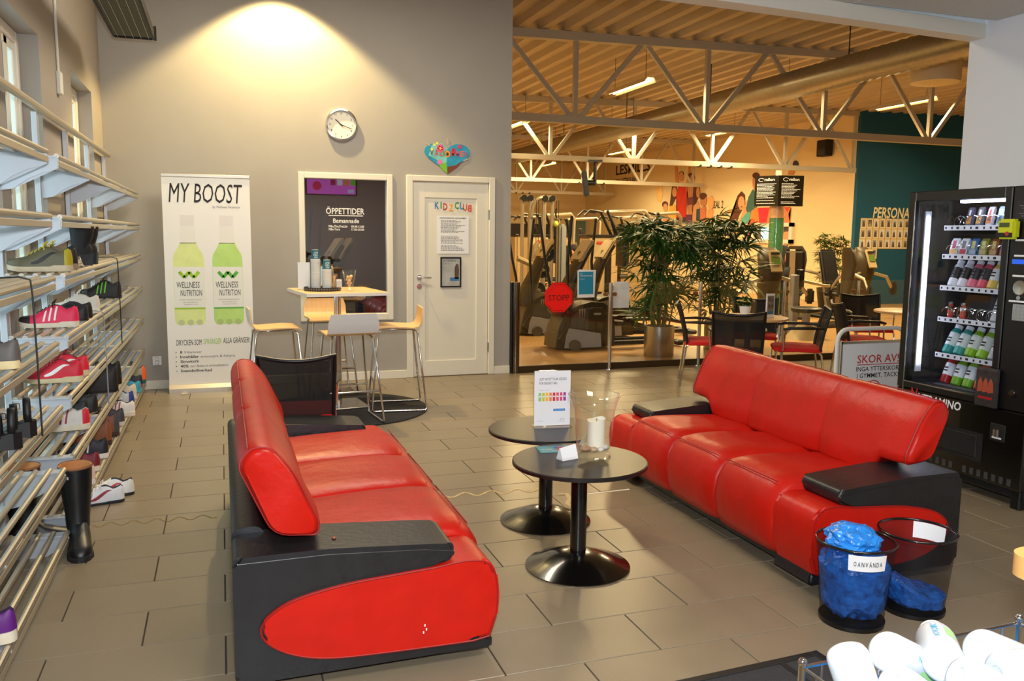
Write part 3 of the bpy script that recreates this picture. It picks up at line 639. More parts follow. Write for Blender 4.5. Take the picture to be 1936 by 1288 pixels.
shoe('canvas_shoe', 'turquoise canvas shoe near the end of the bottom shelf', yy(0, 7.86, -.70), W_+.1, (40, 150, 180), (60, 160, 190), (30, 60, 70), .26, flat=True, laces=(220, 220, 220))
shoe('running_shoe', 'pale beige trainer on the bottom shelf before the turquoise shoe', yy(0, 7.56, -.71), W_, (212, 200, 180), (216, 204, 186), (120, 110, 100), .28, laces=(226, 224, 220), low=1.2)
shoe('running_shoe', 'white trainer with blue collar on the bottom shelf', yy(0, 7.24, -.70), W_-.1, (206, 206, 206), (220, 214, 200), (40, 60, 130), .28, laces=(60, 80, 140), heelc=(40, 60, 140), low=1.1)
shoe('running_shoe', 'white trainer with dark red stripe overhanging the bottom shelf', yy(0, 6.86, -.66), W_+.15, (226, 222, 214), (226, 216, 196), (60, 44, 50), .29, stripes=(150, 24, 44), laces=(40, 40, 60))
shoe('running_shoe', 'dark grey trainer behind the brown boots on the bottom shelf', yy(0, 6.52, -.70), W_, (62, 62, 72), (200, 196, 188), (30, 30, 34), .28, laces=(150, 150, 156), low=1.15)
shoe('leather_boot', 'brown leather ankle boot on the bottom shelf, rear one of its pair', yy(0, 6.2, -.70), W_+.15, (128, 70, 36), (60, 42, 32), (50, 34, 24), .29, laces=(70, 50, 34), low=1.5, heelc=(70, 66, 70))
shoe('leather_boot', 'brown leather ankle boot on the bottom shelf, front one of its pair', yy(0, 5.94, -.72), W_-.05, (136, 76, 40), (60, 42, 32), (50, 34, 24), .29, laces=(70, 50, 34), low=1.5)
shoe('running_shoe', 'navy trainer with white patterned toe on the bottom shelf', yy(0, 5.6, -.70), W_+.05, (26, 26, 38), (226, 222, 212), (16, 16, 20), .285, laces=(40, 40, 60), stripes=(236, 234, 230), low=1.1)
shoe('running_shoe', 'dark red trainer with white sole beside the rubber boots', yy(0, 5.3, -.71), W_, (120, 20, 40), (220, 208, 190), (40, 20, 26), .285, laces=(230, 226, 220))
shoe('canvas_shoe', 'pink and white trainer half hidden behind the rubber boots', yy(0, 5.02, -.70), W_, (226, 190, 176), (226, 216, 206), (120, 60, 70), .28, laces=(240, 236, 236))
shoe('cycling_shoe', 'white cycling shoe with red logo on the floor, front one of its pair', (-.56, 5.04, .0), W_+.14, (228, 228, 230), (34, 34, 38), (40, 40, 46), .28, soleh=.014, laces=(216, 218, 220), swoosh=(150, 30, 50), low=.92)
shoe('cycling_shoe', 'white cycling shoe on the floor, rear one nearer the tiles', (-.52, 5.16, .0), W_-.02, (232, 230, 228), (34, 34, 38), (30, 30, 36), .28, soleh=.014, heelc=(226, 222, 214), swoosh=(190, 50, 50), low=.92)
shoe('running_shoe', 'purple running shoe with white sole at the lower left edge', yy(0, 3.12, -.70), W_+.1, (96, 24, 120), (230, 220, 196), (50, 20, 60), .28, soleh=.034, swoosh=(232, 200, 40), low=.95)
shoe('running_shoe', 'second purple running shoe, cut by the left edge of the picture', yy(0, 2.9, -.71), W_, (90, 22, 112), (230, 220, 196), (50, 20, 60), .28, soleh=.034, swoosh=(232, 200, 40), low=.95)
shoe('walking_shoe', 'grey laced shoe at the left edge on the middle shelf', yy(3, 3.42, -.70), W_, (90, 84, 80), (220, 200, 150), (40, 36, 36), .27, laces=(226, 226, 230))
# black strapped wedge sandals on the near rack
def sandal(loc, rz, label):
    t = thing('strap_sandal', label, 'sandal', loc, rz, None)
    s = MB(); s.loft([[(x*.25, y*interp(WT, x)*1.1, z) for y, z in ((-1, 0), (-1, h), (1, h), (1, 0))] for x, h in ((0, .06), (.1, .062), (.3, .05), (.5, .03), (.7, .018), (.9, .016), (1, .016))]); s.out('wedge_sole', sm((18, 17, 18)), t, 0)
    for x, h, b in ((.12, .09, .06), (.3, .085, .045), (.62, .045, .016), (.8, .04, .014)):
        w = interp(WT, x)*1.1; st = MB(); st.loft([[((x+d)*.25, w*math.cos(a), b+h*math.sin(a)) for a in [PI*q/8 for q in range(9)]] for d in (-.05, .05)], caps=False, closed=False); o = st.out('strap', sm((14, 14, 15)), t, 60)
        md = o.modifiers.new('thick', 'SOLIDIFY'); md.thickness = .004
    MB().b2((.05, -.038, .1), (.075, -.03, .125), .003).out('buckle', M['steel'], t, 0); return t
sandal(yy(2, 3.62, -.70), W_+.25, 'black strappy wedge sandal on the near shoe rack, front one of its pair')
sandal(yy(2, 3.42, -.71), W_+.1, 'black strappy wedge sandal on the near shoe rack, cut by the left edge')
# black heeled ankle boots
def anklet(loc, rz, label):
    t = thing('heeled_boot', label, 'boot', loc, rz, 'black heeled ankle boots')
    s = MB(); E_ = lambda cx, rx, ry, z: [(cx+rx*math.cos(q), ry*math.sin(q), z) for q in [2*PI*k/18 for k in range(18)]]
    s.m(0).loft([E_(0, .066, .05, .225), E_(.002, .06, .046, .17), E_(.008, .05, .038, .12), E_(.014, .055, .036, .085)], caps=False); s.m(1).loft([E_(0, .066, .05, .225), E_(0, .06, .044, .224), E_(.002, .054, .04, .17), E_(.008, .04, .03, .13)], caps=False)
    s.m(0).loft([[(x, w*math.copysign(abs(math.cos(q))**.7, math.cos(q)), b+(t_-b)*abs(math.sin(q))**.6 if math.sin(q) > 1e-6 else b) for q in [PI*k/10 for k in range(11)]] for x, w, b, t_ in ((-.05, .018, .068, .10), (-.035, .033, .066, .135), (.03, .036, .058, .13), (.07, .038, .044, .108), (.11, .04, .026, .082), (.15, .042, .012, .06), (.19, .034, .009, .046), (.215, .012, .012, .03))])
    s.out('upper', [sm((15, 14, 15), .7), sm((30, 28, 28))], t, 50)
    MB().loft([[(-.048, -.026, 0), (.0, -.025, 0), (.0, .025, 0), (-.048, .026, 0)], [(-.054, -.033, .072), (.02, -.034, .064), (.02, .034, .064), (-.054, .033, .072)]]).out('block_heel', sm((12, 12, 12)), t, 0)
    MB().loft([[(x, y, z) for y, z in ((-w, l), (-w, .01+l), (w, .01+l), (w, l))] for x, w, l in ((.06, .036, .04), (.11, .04, .018), (.15, .043, .003), (.19, .035, .002), (.218, .012, .005))]).out('sole', sm((12, 12, 12)), t, 0)
    MB().tube([(.012, -.039, .09), (.006, -.042, .15), (.0, -.051, .22)], .003, 5).out('zip', M['steel'], t); return t
anklet(yy(4, 5.46, -.765), W_+.15, 'black heeled ankle boot with side zip, nearer to the yellow shoes')
anklet(yy(4, 5.66, -.765), W_-.05, 'black heeled ankle boot, farther from the yellow shoes')
# rubber boots standing on the floor
def welly(loc, rz, label, word=False):
    t = thing('rubber_boot', label, 'boot', loc, rz, 'black rubber boots')
    s = MB(); prof = [(.40, .085, .072, .0), (.36, .084, .071, 0), (.28, .078, .066, .0), (.2, .066, .058, .002), (.14, .058, .052, .006), (.1, .06, .05, .012)]
    rings = []
    for z, rx, ry, dx in prof: rings.append([(dx+rx*math.cos(a), ry*math.sin(a), z) for a in [2*PI*q/20 for q in range(20)]])
    rin = [[(dx+(rx-.006)*math.cos(a), (ry-.006)*math.sin(a), z) for a in [2*PI*q/20 for q in range(20)]] for z, rx, ry, dx in prof[:3][::-1]]
    s.m(0).loft(rings, caps=False); s.m(1).loft(rin, caps=False); s.m(1).loft([rin[-1], rings[0]], caps=False)
    ft = [[(x, w*math.copysign(abs(math.cos(a))**.7, math.cos(a)), .012+(h-.012)*abs(math.sin(a))**.7 if math.sin(a) > 1e-6 else .012) for a in [PI*q/10 for q in range(11)]] for x, w, h in ((-.062, .02, .07), (-.055, .04, .115), (-.02, .05, .15), (.05, .052, .145), (.09, .05, .105), (.14, .052, .085), (.19, .05, .07), (.22, .035, .055), (.235, .012, .03))]
    s.m(0).loft(ft); s.out('boot_shell', [mat('black_rubber', (20, 20, 22), .42, noise=.3, ns=20), mat('tan_boot_lining', (190, 128, 74), .8)], t, 50)
    MB().loft([[(x, y, z) for y, z in ((-w, 0), (-w, .024), (w, .024), (w, 0))] for x, w in ((-.068, .03), (-.04, .045), (.04, .045), (.1, .05), (.18, .056), (.225, .038), (.242, .014))]).out('sole', mat('boot_sole', (26, 26, 26), .6, bump=.6, bs=90), t, 0)
    MB().lathe([(.0865, .392), (.0885, .398), (.0865, .404)], n=20, caps=False, Mx=Matrix(((1, 0, 0), (0, .85, 0), (0, 0, 1)))).out('rim', mat('tan_boot_rim', (150, 100, 60), .7), t)
    if word:
        text('AIGLE', (.066, -.05, .352), .012, wt, t, width=.05, bold=.02, rot=(PI/2, 0, .9), align='CENTER')
    return t
welly((-.69, 4.345, 0), -1.4, 'black rubber boot with tan lining standing between the shoe racks, front one', True)
welly((-.93, 4.385, 0), .2, 'black rubber boot behind its twin, between the two shoe racks')
# thin cords hanging over the shelves
for nm, x_, y_, za, zb, c, lab in (('cord', -.70, 3.62, 1.31, .70, (16, 16, 18), 'thin black cord hanging from the near rack middle shelf'), ('cord', -.70, 6.45, 1.31, .72, (18, 18, 20), 'thin black cord hanging from the far rack middle shelf'), ('cord', -.70, 5.6, 1.01, .44, (150, 150, 150), 'thin grey cord hanging down past the red shoes')):
    mb = MB(); mb.tube([(x_-.12, y_-.02, za+.012), (x_-.03, y_, za+.016), (x_+.006, y_+.01, za+.004), (x_+.01, y_+.012, za-.05), (x_+.012, y_+.02, (za+zb)/2), (x_+.012, y_+.03, zb)], .0035, 6); tag(mb.out(nm, sm(c)), lab, 'cord')
# ================================================================ LOUNGE FURNITURE
def rr(pts, n=3, r=.02):
    out = []
    k = len(pts)
    for i in range(k):
        p, a, b = Vector(pts[i]), Vector(pts[i-1]), Vector(pts[(i+1) % k]); d1 = (a-p); d2 = (b-p); q = min(r, d1.length*.45, d2.length*.45)
        s, e = p+d1.normalized()*q, p+d2.normalized()*q
        for j in range(n+1): u = j/n; out.append(tuple(s*(1-u)**2+p*2*u*(1-u)+e*u*u))
    return out
def smooth(P, n=4):
    out = [P[0]]
    for i in range(len(P)-1):
        p0, p1, p2, p3 = [Vector(P[max(0, min(len(P)-1, k))]) for k in (i-1, i, i+1, i+2)]
        for j in range(1, n+1):
            u = j/n; out.append(tuple(.5*((2*p1)+(p2-p0)*u+(2*p0-5*p1+4*p2-p3)*u*u+(3*p1-p0-3*p2+p3)*u**3)))
    return out
def sofa(loc, rz, D, L, aw, label, sag=0.):
    t = thing('leather_sofa', label, 'sofa', loc, rz, None); kx = D/.9; K = lambda P: [(x*kx, z) for x, z in P]
    red_up = [(.077, .235), (.12, .285), (.2, .322), (.35, .35), (.5, .362), (.66, .372)]
    red_dn = [(.86, .095), (.8, .085), (.5, .09), (.3, .10), (.18, .13), (.1, .18)]
    cl = smooth(red_dn[1:]+red_up); nd = 4*(len(red_dn)-1); red_dn, red_up = red_dn[:1]+cl[:nd], cl[nd:]
    armp = rr([(0, .045), (.0, .475), (.3, .475), (.62, .455), (.735, .445), (.72, .378), (.66, .372)], 4, .035)[:-5]+[(.655, .374)]+red_up[::-1][1:]+red_dn[::-1]+[(.87, .075), (.87, .05), (.85, .04)]
    redp = red_up+smooth([(.72, .38), (.78, .384), (.84, .374), (.876, .335), (.888, .25), (.882, .16)])+red_dn
    # black back shell and plinth
    b = MB(); b.prism(K(rr([(0, .045), (0, .49), (.09, .5), (.12, .46), (.14, .045)], 3, .03)), aw*.9, L-aw*.9, 'xz'); b.out('back_shell', M['blackl'], t, 40)
    MB().b2((.13*kx, aw*.9, .045), (.83*kx, L-aw*.9, .12), .02, 2).out('plinth', M['blackl'], t)
    for s in (0, 1):
        y0, y1 = (0, aw) if s == 0 else (L-aw, L)
        MB().prism(K(armp), y0, y1, 'xz', .014, 3).out('armrest', M['blackl'], t, 40)
        e = (y0-.012, y1-.004) if s == 0 else (y0+.004, y1+.012)
        MB().prism(K([(x, z) for x, z in redp]), e[0], e[1], 'xz', .016, 3).out('side_cushion', M['red'], t, 40, label='red teardrop side cushion')
        yp = e[0]+.0005 if s == 0 else e[1]-.0005
        MB().tube([(x*kx*.985+.006, yp+(.001 if s == 0 else -.001), z*.985+.003) for x, z in redp], .0035, 5, wrap=True).out('seam', M['redpipe'], t)
        ya = y0+.002 if s == 0 else y1-.002
        MB().tube([(x*kx, ya, z-.016) for x, z in [(.015, .47), (.3, .471), (.62, .451), (.72, .435)]], .003, 5).out('arm_piping', M['blackp'], t)
    # three seat cushions with crowned tops and full fronts
    y0, y1 = aw*.94, L-aw*.94; w = (y1-y0)/3
    prof = [(.2, .10), (.2, .40), (.3, .405), (.45, .415), (.6, .42), (.72, .42), (.80, .41), (.85, .385), (.885, .33), (.9, .24), (.885, .15), (.86, .10), (.8, .09)]
    for i in range(3):
        a, c = y0+w*i, y0+w*(i+1); rings = []
        for q in (0, .03, .1, .22, .36, .5, .64, .78, .9, .97, 1):
            u = abs(q-.5)*2; f = 1-u**8; ring = []
            for j, (x, z) in enumerate(prof):
                bl = .028*f; zz = z; xx = x
                if 1 <= j <= 8: zz = z+bl*(1-.6*(x > .8))*(.6+.4*math.sin(7*x+3*i+9*q)*.3)-.012*(1-f)
                if j >= 6: xx = x+bl*.5-.014*(1-f)
                ring.append((xx*kx, a+(c-a)*(.001+.998*q), zz))
            rings.append(ring)
        MB().loft(rings).out('seat_cushion', M['red'], t, 60)
        sm_ = MB(); sm_.tube([(x*kx+.003, a+.03+(w-.06)*q/8, .418) for q in range(9) for x in (.845,)], .0028, 5); sm_.out('seam', M['redpipe'], t)
    # back cushions, leaning and overhanging the arms
    yb0, yb1 = .04, L-.06; wb = (yb1-yb0)/3
    bp_ = rr([(.13, .515), (.045, .70), (.015, .765), (.06, .822), (.13, .818), (.205, .73), (.29, .55), (.285, .50)], 4, .055)
    for i in range(3):
        a, c = yb0+wb*i, yb0+wb*(i+1); rings = []
        cx_ = sum(p[0] for p in bp_)/len(bp_); cz_ = sum(p[1] for p in bp_)/len(bp_)
        for q in (0, .02, .06, .15, .27, .34, .42, .5, .58, .66, .73, .85, .94, .98, 1):
            u = abs(q-.5)*2; end = (i == 0 and q < .5) or (i == 2 and q > .5)
            f = (1-.16*u**14-.06*u**4) if end else (1-.045*u**6)
            zf = (1-.10*u**14) if end else 1-.02*u**6
            yq = a+(c-a)*q; low_ = .09*min(1, max(0, (min(yq-aw, L-aw-yq)+.02)/.04)); f2 = f if end else 1-.15*u**7
            rings.append([((cx_+(x-cx_)*f2)*kx, a+(c-a)*(.0005+.999*q), cz_+(z-cz_)*zf-low_*max(0, min(1, (.62-z)/.1))-sag*yq/L*max(0, min(1, (z-.5)/.3))) for x, z in bp_])
        MB().loft(rings).out('back_cushion', M['red'], t, 60)
        MB().tube([((cx_+(.055-cx_)*.97)*kx, a+.03+(c-a-.06)*q/8, .8215-.002*abs(q-4)-sag*(a+(c-a)*q/8)/L) for q in range(9)], .0028, 5).out('stitching', M['redpipe'], t)
        if i in (0, 2):
            q = .03 if i == 0 else .97; f = .93
            MB().tube([((cx_+(x-cx_)*f)*kx, a+(c-a)*q, cz_+(z-cz_)*.97-sag*(a+(c-a)*q)/L*max(0, min(1, (z-.5)/.3))) for x, z in bp_], .0035, 5, wrap=True).out('seam', M['redpipe'], t)
    for y in (.12, L-.12):
        MB().b2((.70*kx, y-.03, 0), (.80*kx, y+.03, .05), .012, 2).out('foot', M['chrome'], t)
        MB().b2((.06*kx, y-.03, 0), (.14*kx, y+.03, .05), .012, 2).out('foot', M['chrome'], t)
    return t
S1 = sofa((.0, 2.70, 0), 0, .90, 2.15, .255, 'red leather sofa with black arms seen from its end, standing on the left')
S2 = sofa((3.10, 4.725, 0), PI, .82, 1.925, .26, 'red leather sofa with black arms seen from its front, standing on the right', .035)
MB().lathe([(.0, 0), (.007, 0), (.008, .003), (.005, .006), (.0, .0065)], (.33, .09, .474), 12).out('stud', mat('copper', (190, 120, 90), .3, .9), S1, label='small copper stud on the arm')
for k, p in enumerate(((.62, -.0135, .17), (.625, -.0135, .155), (.615, -.0135, .145))): MB().box(p, (.004, .001, .008)).out('scuff', M['paper'], S1, 0)
# low round coffee tables
def coffee(loc, label):
    t = thing('coffee_table', label, 'table', loc, 0, 'black round coffee tables')
    MB().lathe([(.29, .478), (.305, .482), (.305, .496), (.30, .50)], n=56).out('table_top', M['blackw'], t)
    MB().cyl((0, 0, .06), (0, 0, .478), .037, n=24).out('column', M['blackm'], t); MB().lathe([(.1, .462), (.1, .478)], n=24).out('mounting_plate', M['blackm'], t)
    MB().lathe([(.235, 0), (.24, .006), (.215, .014), (.17, .034), (.11, .058), (.06, .068), (.037, .07)], n=48).out('base', M['blackm'], t); return t
c1 = coffee((1.50, 3.40, 0), 'black round coffee table holding the glass vase, nearer of the two')
c2 = coffee((1.585, 4.03, 0), 'black round coffee table holding the white sign, farther of the two')
# glass hurricane vase with candle and pebbles
vx = (1.585, 3.44, .5005)
t = thing('glass_vase', 'large clear glass hurricane vase on the near coffee table', 'vase', vx)
MB().lathe([(.076, 0), (.08, .006), (.074, .016), (.066, .024), (.076, .045), (.084, .09), (.088, .15), (.094, .21), (.108, .26), (.120, .285), (.118, .288), (.104, .262), (.09, .21), (.084, .15), (.08, .09), (.072, .047), (.06, .03), (0, .028)], n=40, caps=False).out('bowl', M['glass'], t)
MB().tube([(.119*math.cos(a), .119*math.sin(a), .287) for a in [2*PI*k/36 for k in range(36)]], .0025, 6, wrap=True).out('rim', M['glass'], t); MB().tube([(.077*math.cos(a), .077*math.sin(a), .006) for a in [2*PI*k/36 for k in range(36)]], .004, 6, wrap=True).out('foot_ring', M['glass'], t)
cdl = thing('pillar_candle', 'cream pillar candle with a slanted worn top inside the vase', 'candle', (vx[0]+.012, vx[1], vx[2]+.046))
cb = MB(); n_ = 24; cb.loft([[(.042*math.cos(2*PI*k/n_), .042*math.sin(2*PI*k/n_), z if i < 3 else z+.006*math.cos(2*PI*k/n_)+.003*math.sin(6*PI*k/n_)) for k in range(n_)] if i < 4 else [(.034*math.cos(2*PI*k/n_), .034*math.sin(2*PI*k/n_), z) for k in range(n_)] for i, z in enumerate((0, .05, .09, .125, .118))]); cb.out('wax', M['candle'], cdl); MB().cyl((0, 0, .115), (.002, 0, .13), .0015, n=6).out('wick', M['ink'], cdl)
for k, (dx, dy, r, c) in enumerate(((-.048, -.025, (.03, .02, .013), (170, 130, 96)), (-.02, -.05, (.028, .018, .012), (186, 160, 130)), (.045, -.025, (.024, .018, .013), (216, 208, 194)), (.052, .015, (.02, .016, .012), (196, 184, 166)), (.012, -.052, (.02, .015, .011), (226, 220, 208)))):
    o = MB().ball((0, 0, 0), r, rot=(0, .1, k)).out('pebble', mat('pebble_%d' % k, c, .5, noise=.15, ns=40), None, 60, loc=(vx[0]+dx, vx[1]+dy, vx[2]+.044)); tag(o, ['brown flat pebble at the left of the vase bottom', 'tan pebble at the front left inside the vase', 'pale grey pebble at the right front inside the vase', 'grey pebble beside the candle on the right inside the vase', 'near white pebble in front of the candle'][k], 'pebble')
# sign in an acrylic holder
sg = thing('table_sign', 'white printed price sign in a clear acrylic stand on the far coffee table', 'sign', (1.625, 4.06, .5005), -.12)
MB().b2((-.103, -.05, 0), (.103, .05, .004), .001).out('acrylic_foot', M['acryl'], sg, 0)
MB().b2((-.1, -.004, .004), (.1, .004, .30)).out('acrylic_sleeve', M['acryl'], sg, 0)
st = MB().b2((-.098, -.0065, .006), (.098, -.0045, .298)).out('sheet', M['paper'], sg, 0)
text('JUST NU! ETT FLAK CELSIUS', (-.072, -.0072, .248), .014, M['ink'], st, width=.148, shear=.12); text('FÖR ENDAST 440:-', (-.072, -.0072, .226), .014, M['ink'], st, width=.1, shear=.12)
text('Smaka på en favorit', (-.07, -.0072, .194), .004, M['inkg'], st, width=.055)
for k, c in enumerate(((150, 200, 110), (200, 204, 50), (240, 190, 50), (240, 140, 70), (206, 40, 60), (226, 80, 110), (226, 70, 120), (150, 60, 150))):
    x = -.068+.0192*k; MB().b2((x-.007, -.0071, .137), (x+.007, -.0066, .182)).out('printed_can', mat('can_ink_%d' % k, c, .6), st, 0); MB().b2((x-.005, -.0074, .158), (x+.005, -.0069, .165)).out('can_label', M['paper'], st, 0)
MB().b2((.006, -.0072, .083), (.07, -.0066, .095)).out('blue_button', mat('button_blue', (40, 130, 206), .6), st, 0); text('HANDLA I RECEPTIONEN', (.011, -.0078, .087), .0035, M['paper'], st, width=.054)
text('111', (.043, -.0072, .032), .012, M['ink'], st, width=.024, shear=.4); text('movement', (.03, -.0072, .025), .003, M['inkg'], st, width=.04); text('Gäller så länge lagret räcker', (-.084, -.0072, .03), .003, M['inkg'], st, width=.035)
# flyers and card holder on the near table
def flyer(x, y, z, rz, c, label, w=.15, h=.1):
    t = thing('flyer', label, 'flyer', (x, y, z), rz, None); s_ = MB().b2((-w/2, -h/2, 0), (w/2, h/2, .0015)).out('paper_sheet', mat('flyer_%d%d%d' % c, c, .5, noise=.2, ns=16), t, 0); return t
f1 = flyer(1.462, 3.60, .5005, -.15, (70, 140, 150), 'teal and red photo flyer lying on the near coffee table, topmost', .17, .12)
MB().prism([(.0, -.03), (.03, -.045), (.07, -.02), (.06, .03), (.02, .035)], .0016, .0022, 'xy').out('printed_person', mat('flyer_red', (190, 40, 40), .6), f1, 0); MB().b2((.0, .01, .0016), (.05, .04, .002)).out('printed_patch', mat('flyer_blue', (40, 90, 180), .6), f1, 0)
text('NYHET!', (-.07, -.012, .0018), .02, M['paper'], f1, width=.06, rot=(0, 0, 0)); text('TRÄNA MED OSS', (-.075, -.04, .0018), .012, M['paper'], f1, width=.08, rot=(0, 0, 0))
ch = thing('card_holder', 'small white triangular card holder left of the vase', 'card holder', (1.452, 3.43, .5005), .28)
MB().loft([[(-.045, -.024, 0), (-.045, .024, 0), (-.045, .004, .052), (-.045, -.002, .052)], [(.045, -.024, 0), (.045, .024, 0), (.045, .004, .062), (.045, -.002, .062)]]).out('card_block', M['white'], ch, 0)
MB().loft([[(-.047, -.028, 0), (-.047, .028, 0), (-.047, .026, .01), (-.047, -.026, .01)], [(.047, -.028, 0), (.047, .028, 0), (.047, .026, .01), (.047, -.026, .01)]]).out('acrylic_tray', M['acryl'], ch, 0)
bg_ = MB().prism([(0, 0), (.055, .01), (.062, .05), (.03, .048), (.012, .03)], -.001, .001, 'xz').out('beige_card', mat('beige_card', (222, 196, 156), .6), None, 0, loc=(1.60, 3.645, .5005), rot=(.3, 0, .1)); tag(bg_, 'small beige folded card standing behind the vase', 'card')
# worn marks on the floor
def floor_path(px, w, m, nm, label, cat):
    pts = [fl(*p) for p in px]; mb = MB(); rings = []
    for i, p in enumerate(pts):
        d = pts[min(i+1, len(pts)-1)]-pts[max(i-1, 0)]; nn = Vector((-d.y, d.x, 0)).normalized()*(w*(.7+.5*random.random()) if w < .03 else w)/2
        rings.append([p+nn+Vector((0, 0, .0004)), p-nn+Vector((0, 0, .0004)), p-nn+Vector((0, 0, .0012)), p+nn+Vector((0, 0, .0012))])
    mb.loft(rings); o = mb.out(nm, m, None, 0); tag(o, label, cat); return o
wv = [(834, 944)]+[(842+i*9, 938-i*.62+4*math.sin(i*1.15)) for i in range(0, 22)]
floor_path(wv, .02, M['glue'], 'glue_trace', 'wavy beige glue trace on the tiles between the sofas', 'floor mark')
floor_path([(176+i*9, 994-i*.7+4*math.sin(i*1.3)) for i in range(0, 27)], .008, mat('glue_dark', (128, 106, 66), .8), 'glue_trace', 'faint wavy glue trace on the tiles left of the left sofa', 'floor mark')
floor_path([(1112, 934), (1150, 930), (1190, 925.5)], .02, M['tape'], 'floor_tape', 'short white tape strip on the tiles before the right sofa', 'floor mark')
floor_path([(1056, 934), (1072, 934), (1078, 944), (1072, 952), (1084, 960), (1100, 962), (1116, 966)], .03, M['glue'], 'glue_patch', 'irregular beige glue patch on the tiles behind the table columns', 'floor mark')
# ---------------------------------------------------------------- bar table group
tag(MB().prism([(.72*math.cos(2*PI*k/64), .72*math.sin(2*PI*k/64)) for k in range(64)], .0, .010, 'xy').out('round_rug', M['rug'], None, 0, loc=(.95, 7.2, .0005)), 'round charcoal rug under the bar table and stools', 'rug')
BT = thing('bar_table', 'tall square bar table with white edged birch top in front of the dark window', 'table', (.93, 7.35, .0108), .12)
MB().b2((-.345, -.40, .985), (.345, .40, 1.009), .003).out('table_top', M['birch'], BT, 0); MB().loft([[(-.348, -.403, .982), (.348, -.403, .982), (.348, .403, .982), (-.348, .403, .982)], [(-.348, -.403, 1.0075), (.348, -.403, 1.0075), (.348, .403, 1.0075), (-.348, .403, 1.0075)]], caps=False).out('edge_band', M['whitelam'], BT, 0)
MB().cyl((0, 0, .012), (0, 0, .985), .03, n=24).out('column', M['chrome'], BT); MB().b2((-.22, -.22, 0), (.22, .22, .012), .004).out('foot_plate', M['steel'], BT, 0)
def stool(loc, rz, label):       # sitter faces +x
    t = thing('bar_stool', label, 'stool', loc, rz, 'birch bar stools with chrome sled legs')
    prof = [(.20, .700), (.17, .716), (.08, .722), (-.05, .717), (-.13, .712), (-.172, .722), (-.19, .75), (-.198, .80), (-.203, .875)]
    def strip(e): return [[(x, y*(1-.12*(i == 8)), z+e*.4*(i < 6)+.0) for y in (-.2, -.19, -.1, 0, .1, .19, .2)] for i, (x, z) in enumerate(prof)]
    s = MB(); top = strip(0); bot = [[(x+(-.011 if i > 5 else 0), y, z-(.011 if i <= 5 else 0)) for x, y, z in r] for i, r in enumerate(top)]
    rings = [a+b[::-1] for a, b in zip(top, bot)]
    s.loft(rings); o = s.out('seat_shell', [M['birch'], M['whitelam']], t, 50)
    bk = MB(); bk.loft([[(x-.012, y*(1-.12*(i == 8)), z+.0) for y in (-.2, .2)]+[(x-.0145, y*(1-.12*(i == 8)), z) for y in (.2, -.2)] for i, (x, z) in enumerate(prof) if i > 4]); bk.out('shell_back', M['whitelam'], t, 50, label='white laminate back of the seat shell')
    for sy in (-1, 1):
        pts = [(.13, sy*.15, .695), (.165, sy*.165, .67), (.2, sy*.2, .3), (.225, sy*.225, .03), (.215, sy*.225, .0095), (.19, sy*.225, .0085), (-.2, sy*.225, .0085), (-.225, sy*.225, .0095), (-.235, sy*.225, .03), (-.205, sy*.2, .3), (-.165, sy*.165, .67), (-.13, sy*.15, .695)]
        MB().tube(pts, .0085, 10, wrap=True).out('sled_frame', M['chrome'], t, 60)
    for z, x in ((.25, .206),): MB().cyl((x, -.205, z), (x, .205, z), .008, n=10).out('footrest', M['chrome'], t)
    MB().cyl((-.2, -.203, .26), (-.2, .203, .26), .008, n=10).out('rear_bar', M['chrome'], t)
    for sx in (-.2, .2):
        for sy in (-.225, .225): MB().b2((sx-.012, sy-.011, 0), (sx+.012, sy+.011, .012), .002).out('glide', M['acryl'], t, 0)
    return t
z0 = .0108
stool((.40, 7.28, z0), .05, 'birch bar stool on the left of the bar table, back beside the banner')
stool((.93, 6.73, z0), PI/2+.1, 'bar stool nearest the camera showing its white back')
stool((1.40, 7.14, z0), PI-.1, 'birch bar stool on the right of the bar table, before the door')
stool((.93, 8.02, z0), -PI/2+.05, 'bar stool behind the bar table, below the window')
TZ = .0108+1.0105
tr = thing('serving_tray', 'round dark wicker tray with cups on the bar table', 'tray', (.80, 7.30, TZ), 0)
MB().lathe([(.145, 0), (.15, .0), (.155, .03), (.15, .03), (.144, .006), (0, .006)], n=40).out('tray_body', mat('dark_wicker', (52, 48, 46), .6, bump=.9, bs=90), tr)
hl = MB()
for k in range(44): a = 2*PI*k/44; hl.box((.1545*math.cos(a), .1545*math.sin(a), .015), (.003, .011, .012), (0, 0, a))
o = hl.out('wicker_holes', mat('wicker_light', (110, 106, 100), .7), tr, 0); o['kind'] = 'stuff'
ORD = ['first', 'second', 'third', 'fourth', 'fifth', 'sixth', 'seventh', 'eighth', 'ninth', 'tenth', 'eleventh', 'twelfth', 'thirteenth', 'fourteenth', 'fifteenth', 'sixteenth', 'seventeenth', 'eighteenth', 'nineteenth', 'twentieth', 'twenty-first', 'twenty-second']
cupm = MB().lathe([(.026, .088), (.028, .09), (.0385, .006), (.0405, .004), (.0405, 0), (.037, 0), (.0345, .01), (.024, .086), (0, .086)], n=20).mesh('cup_wall', M['cup'])
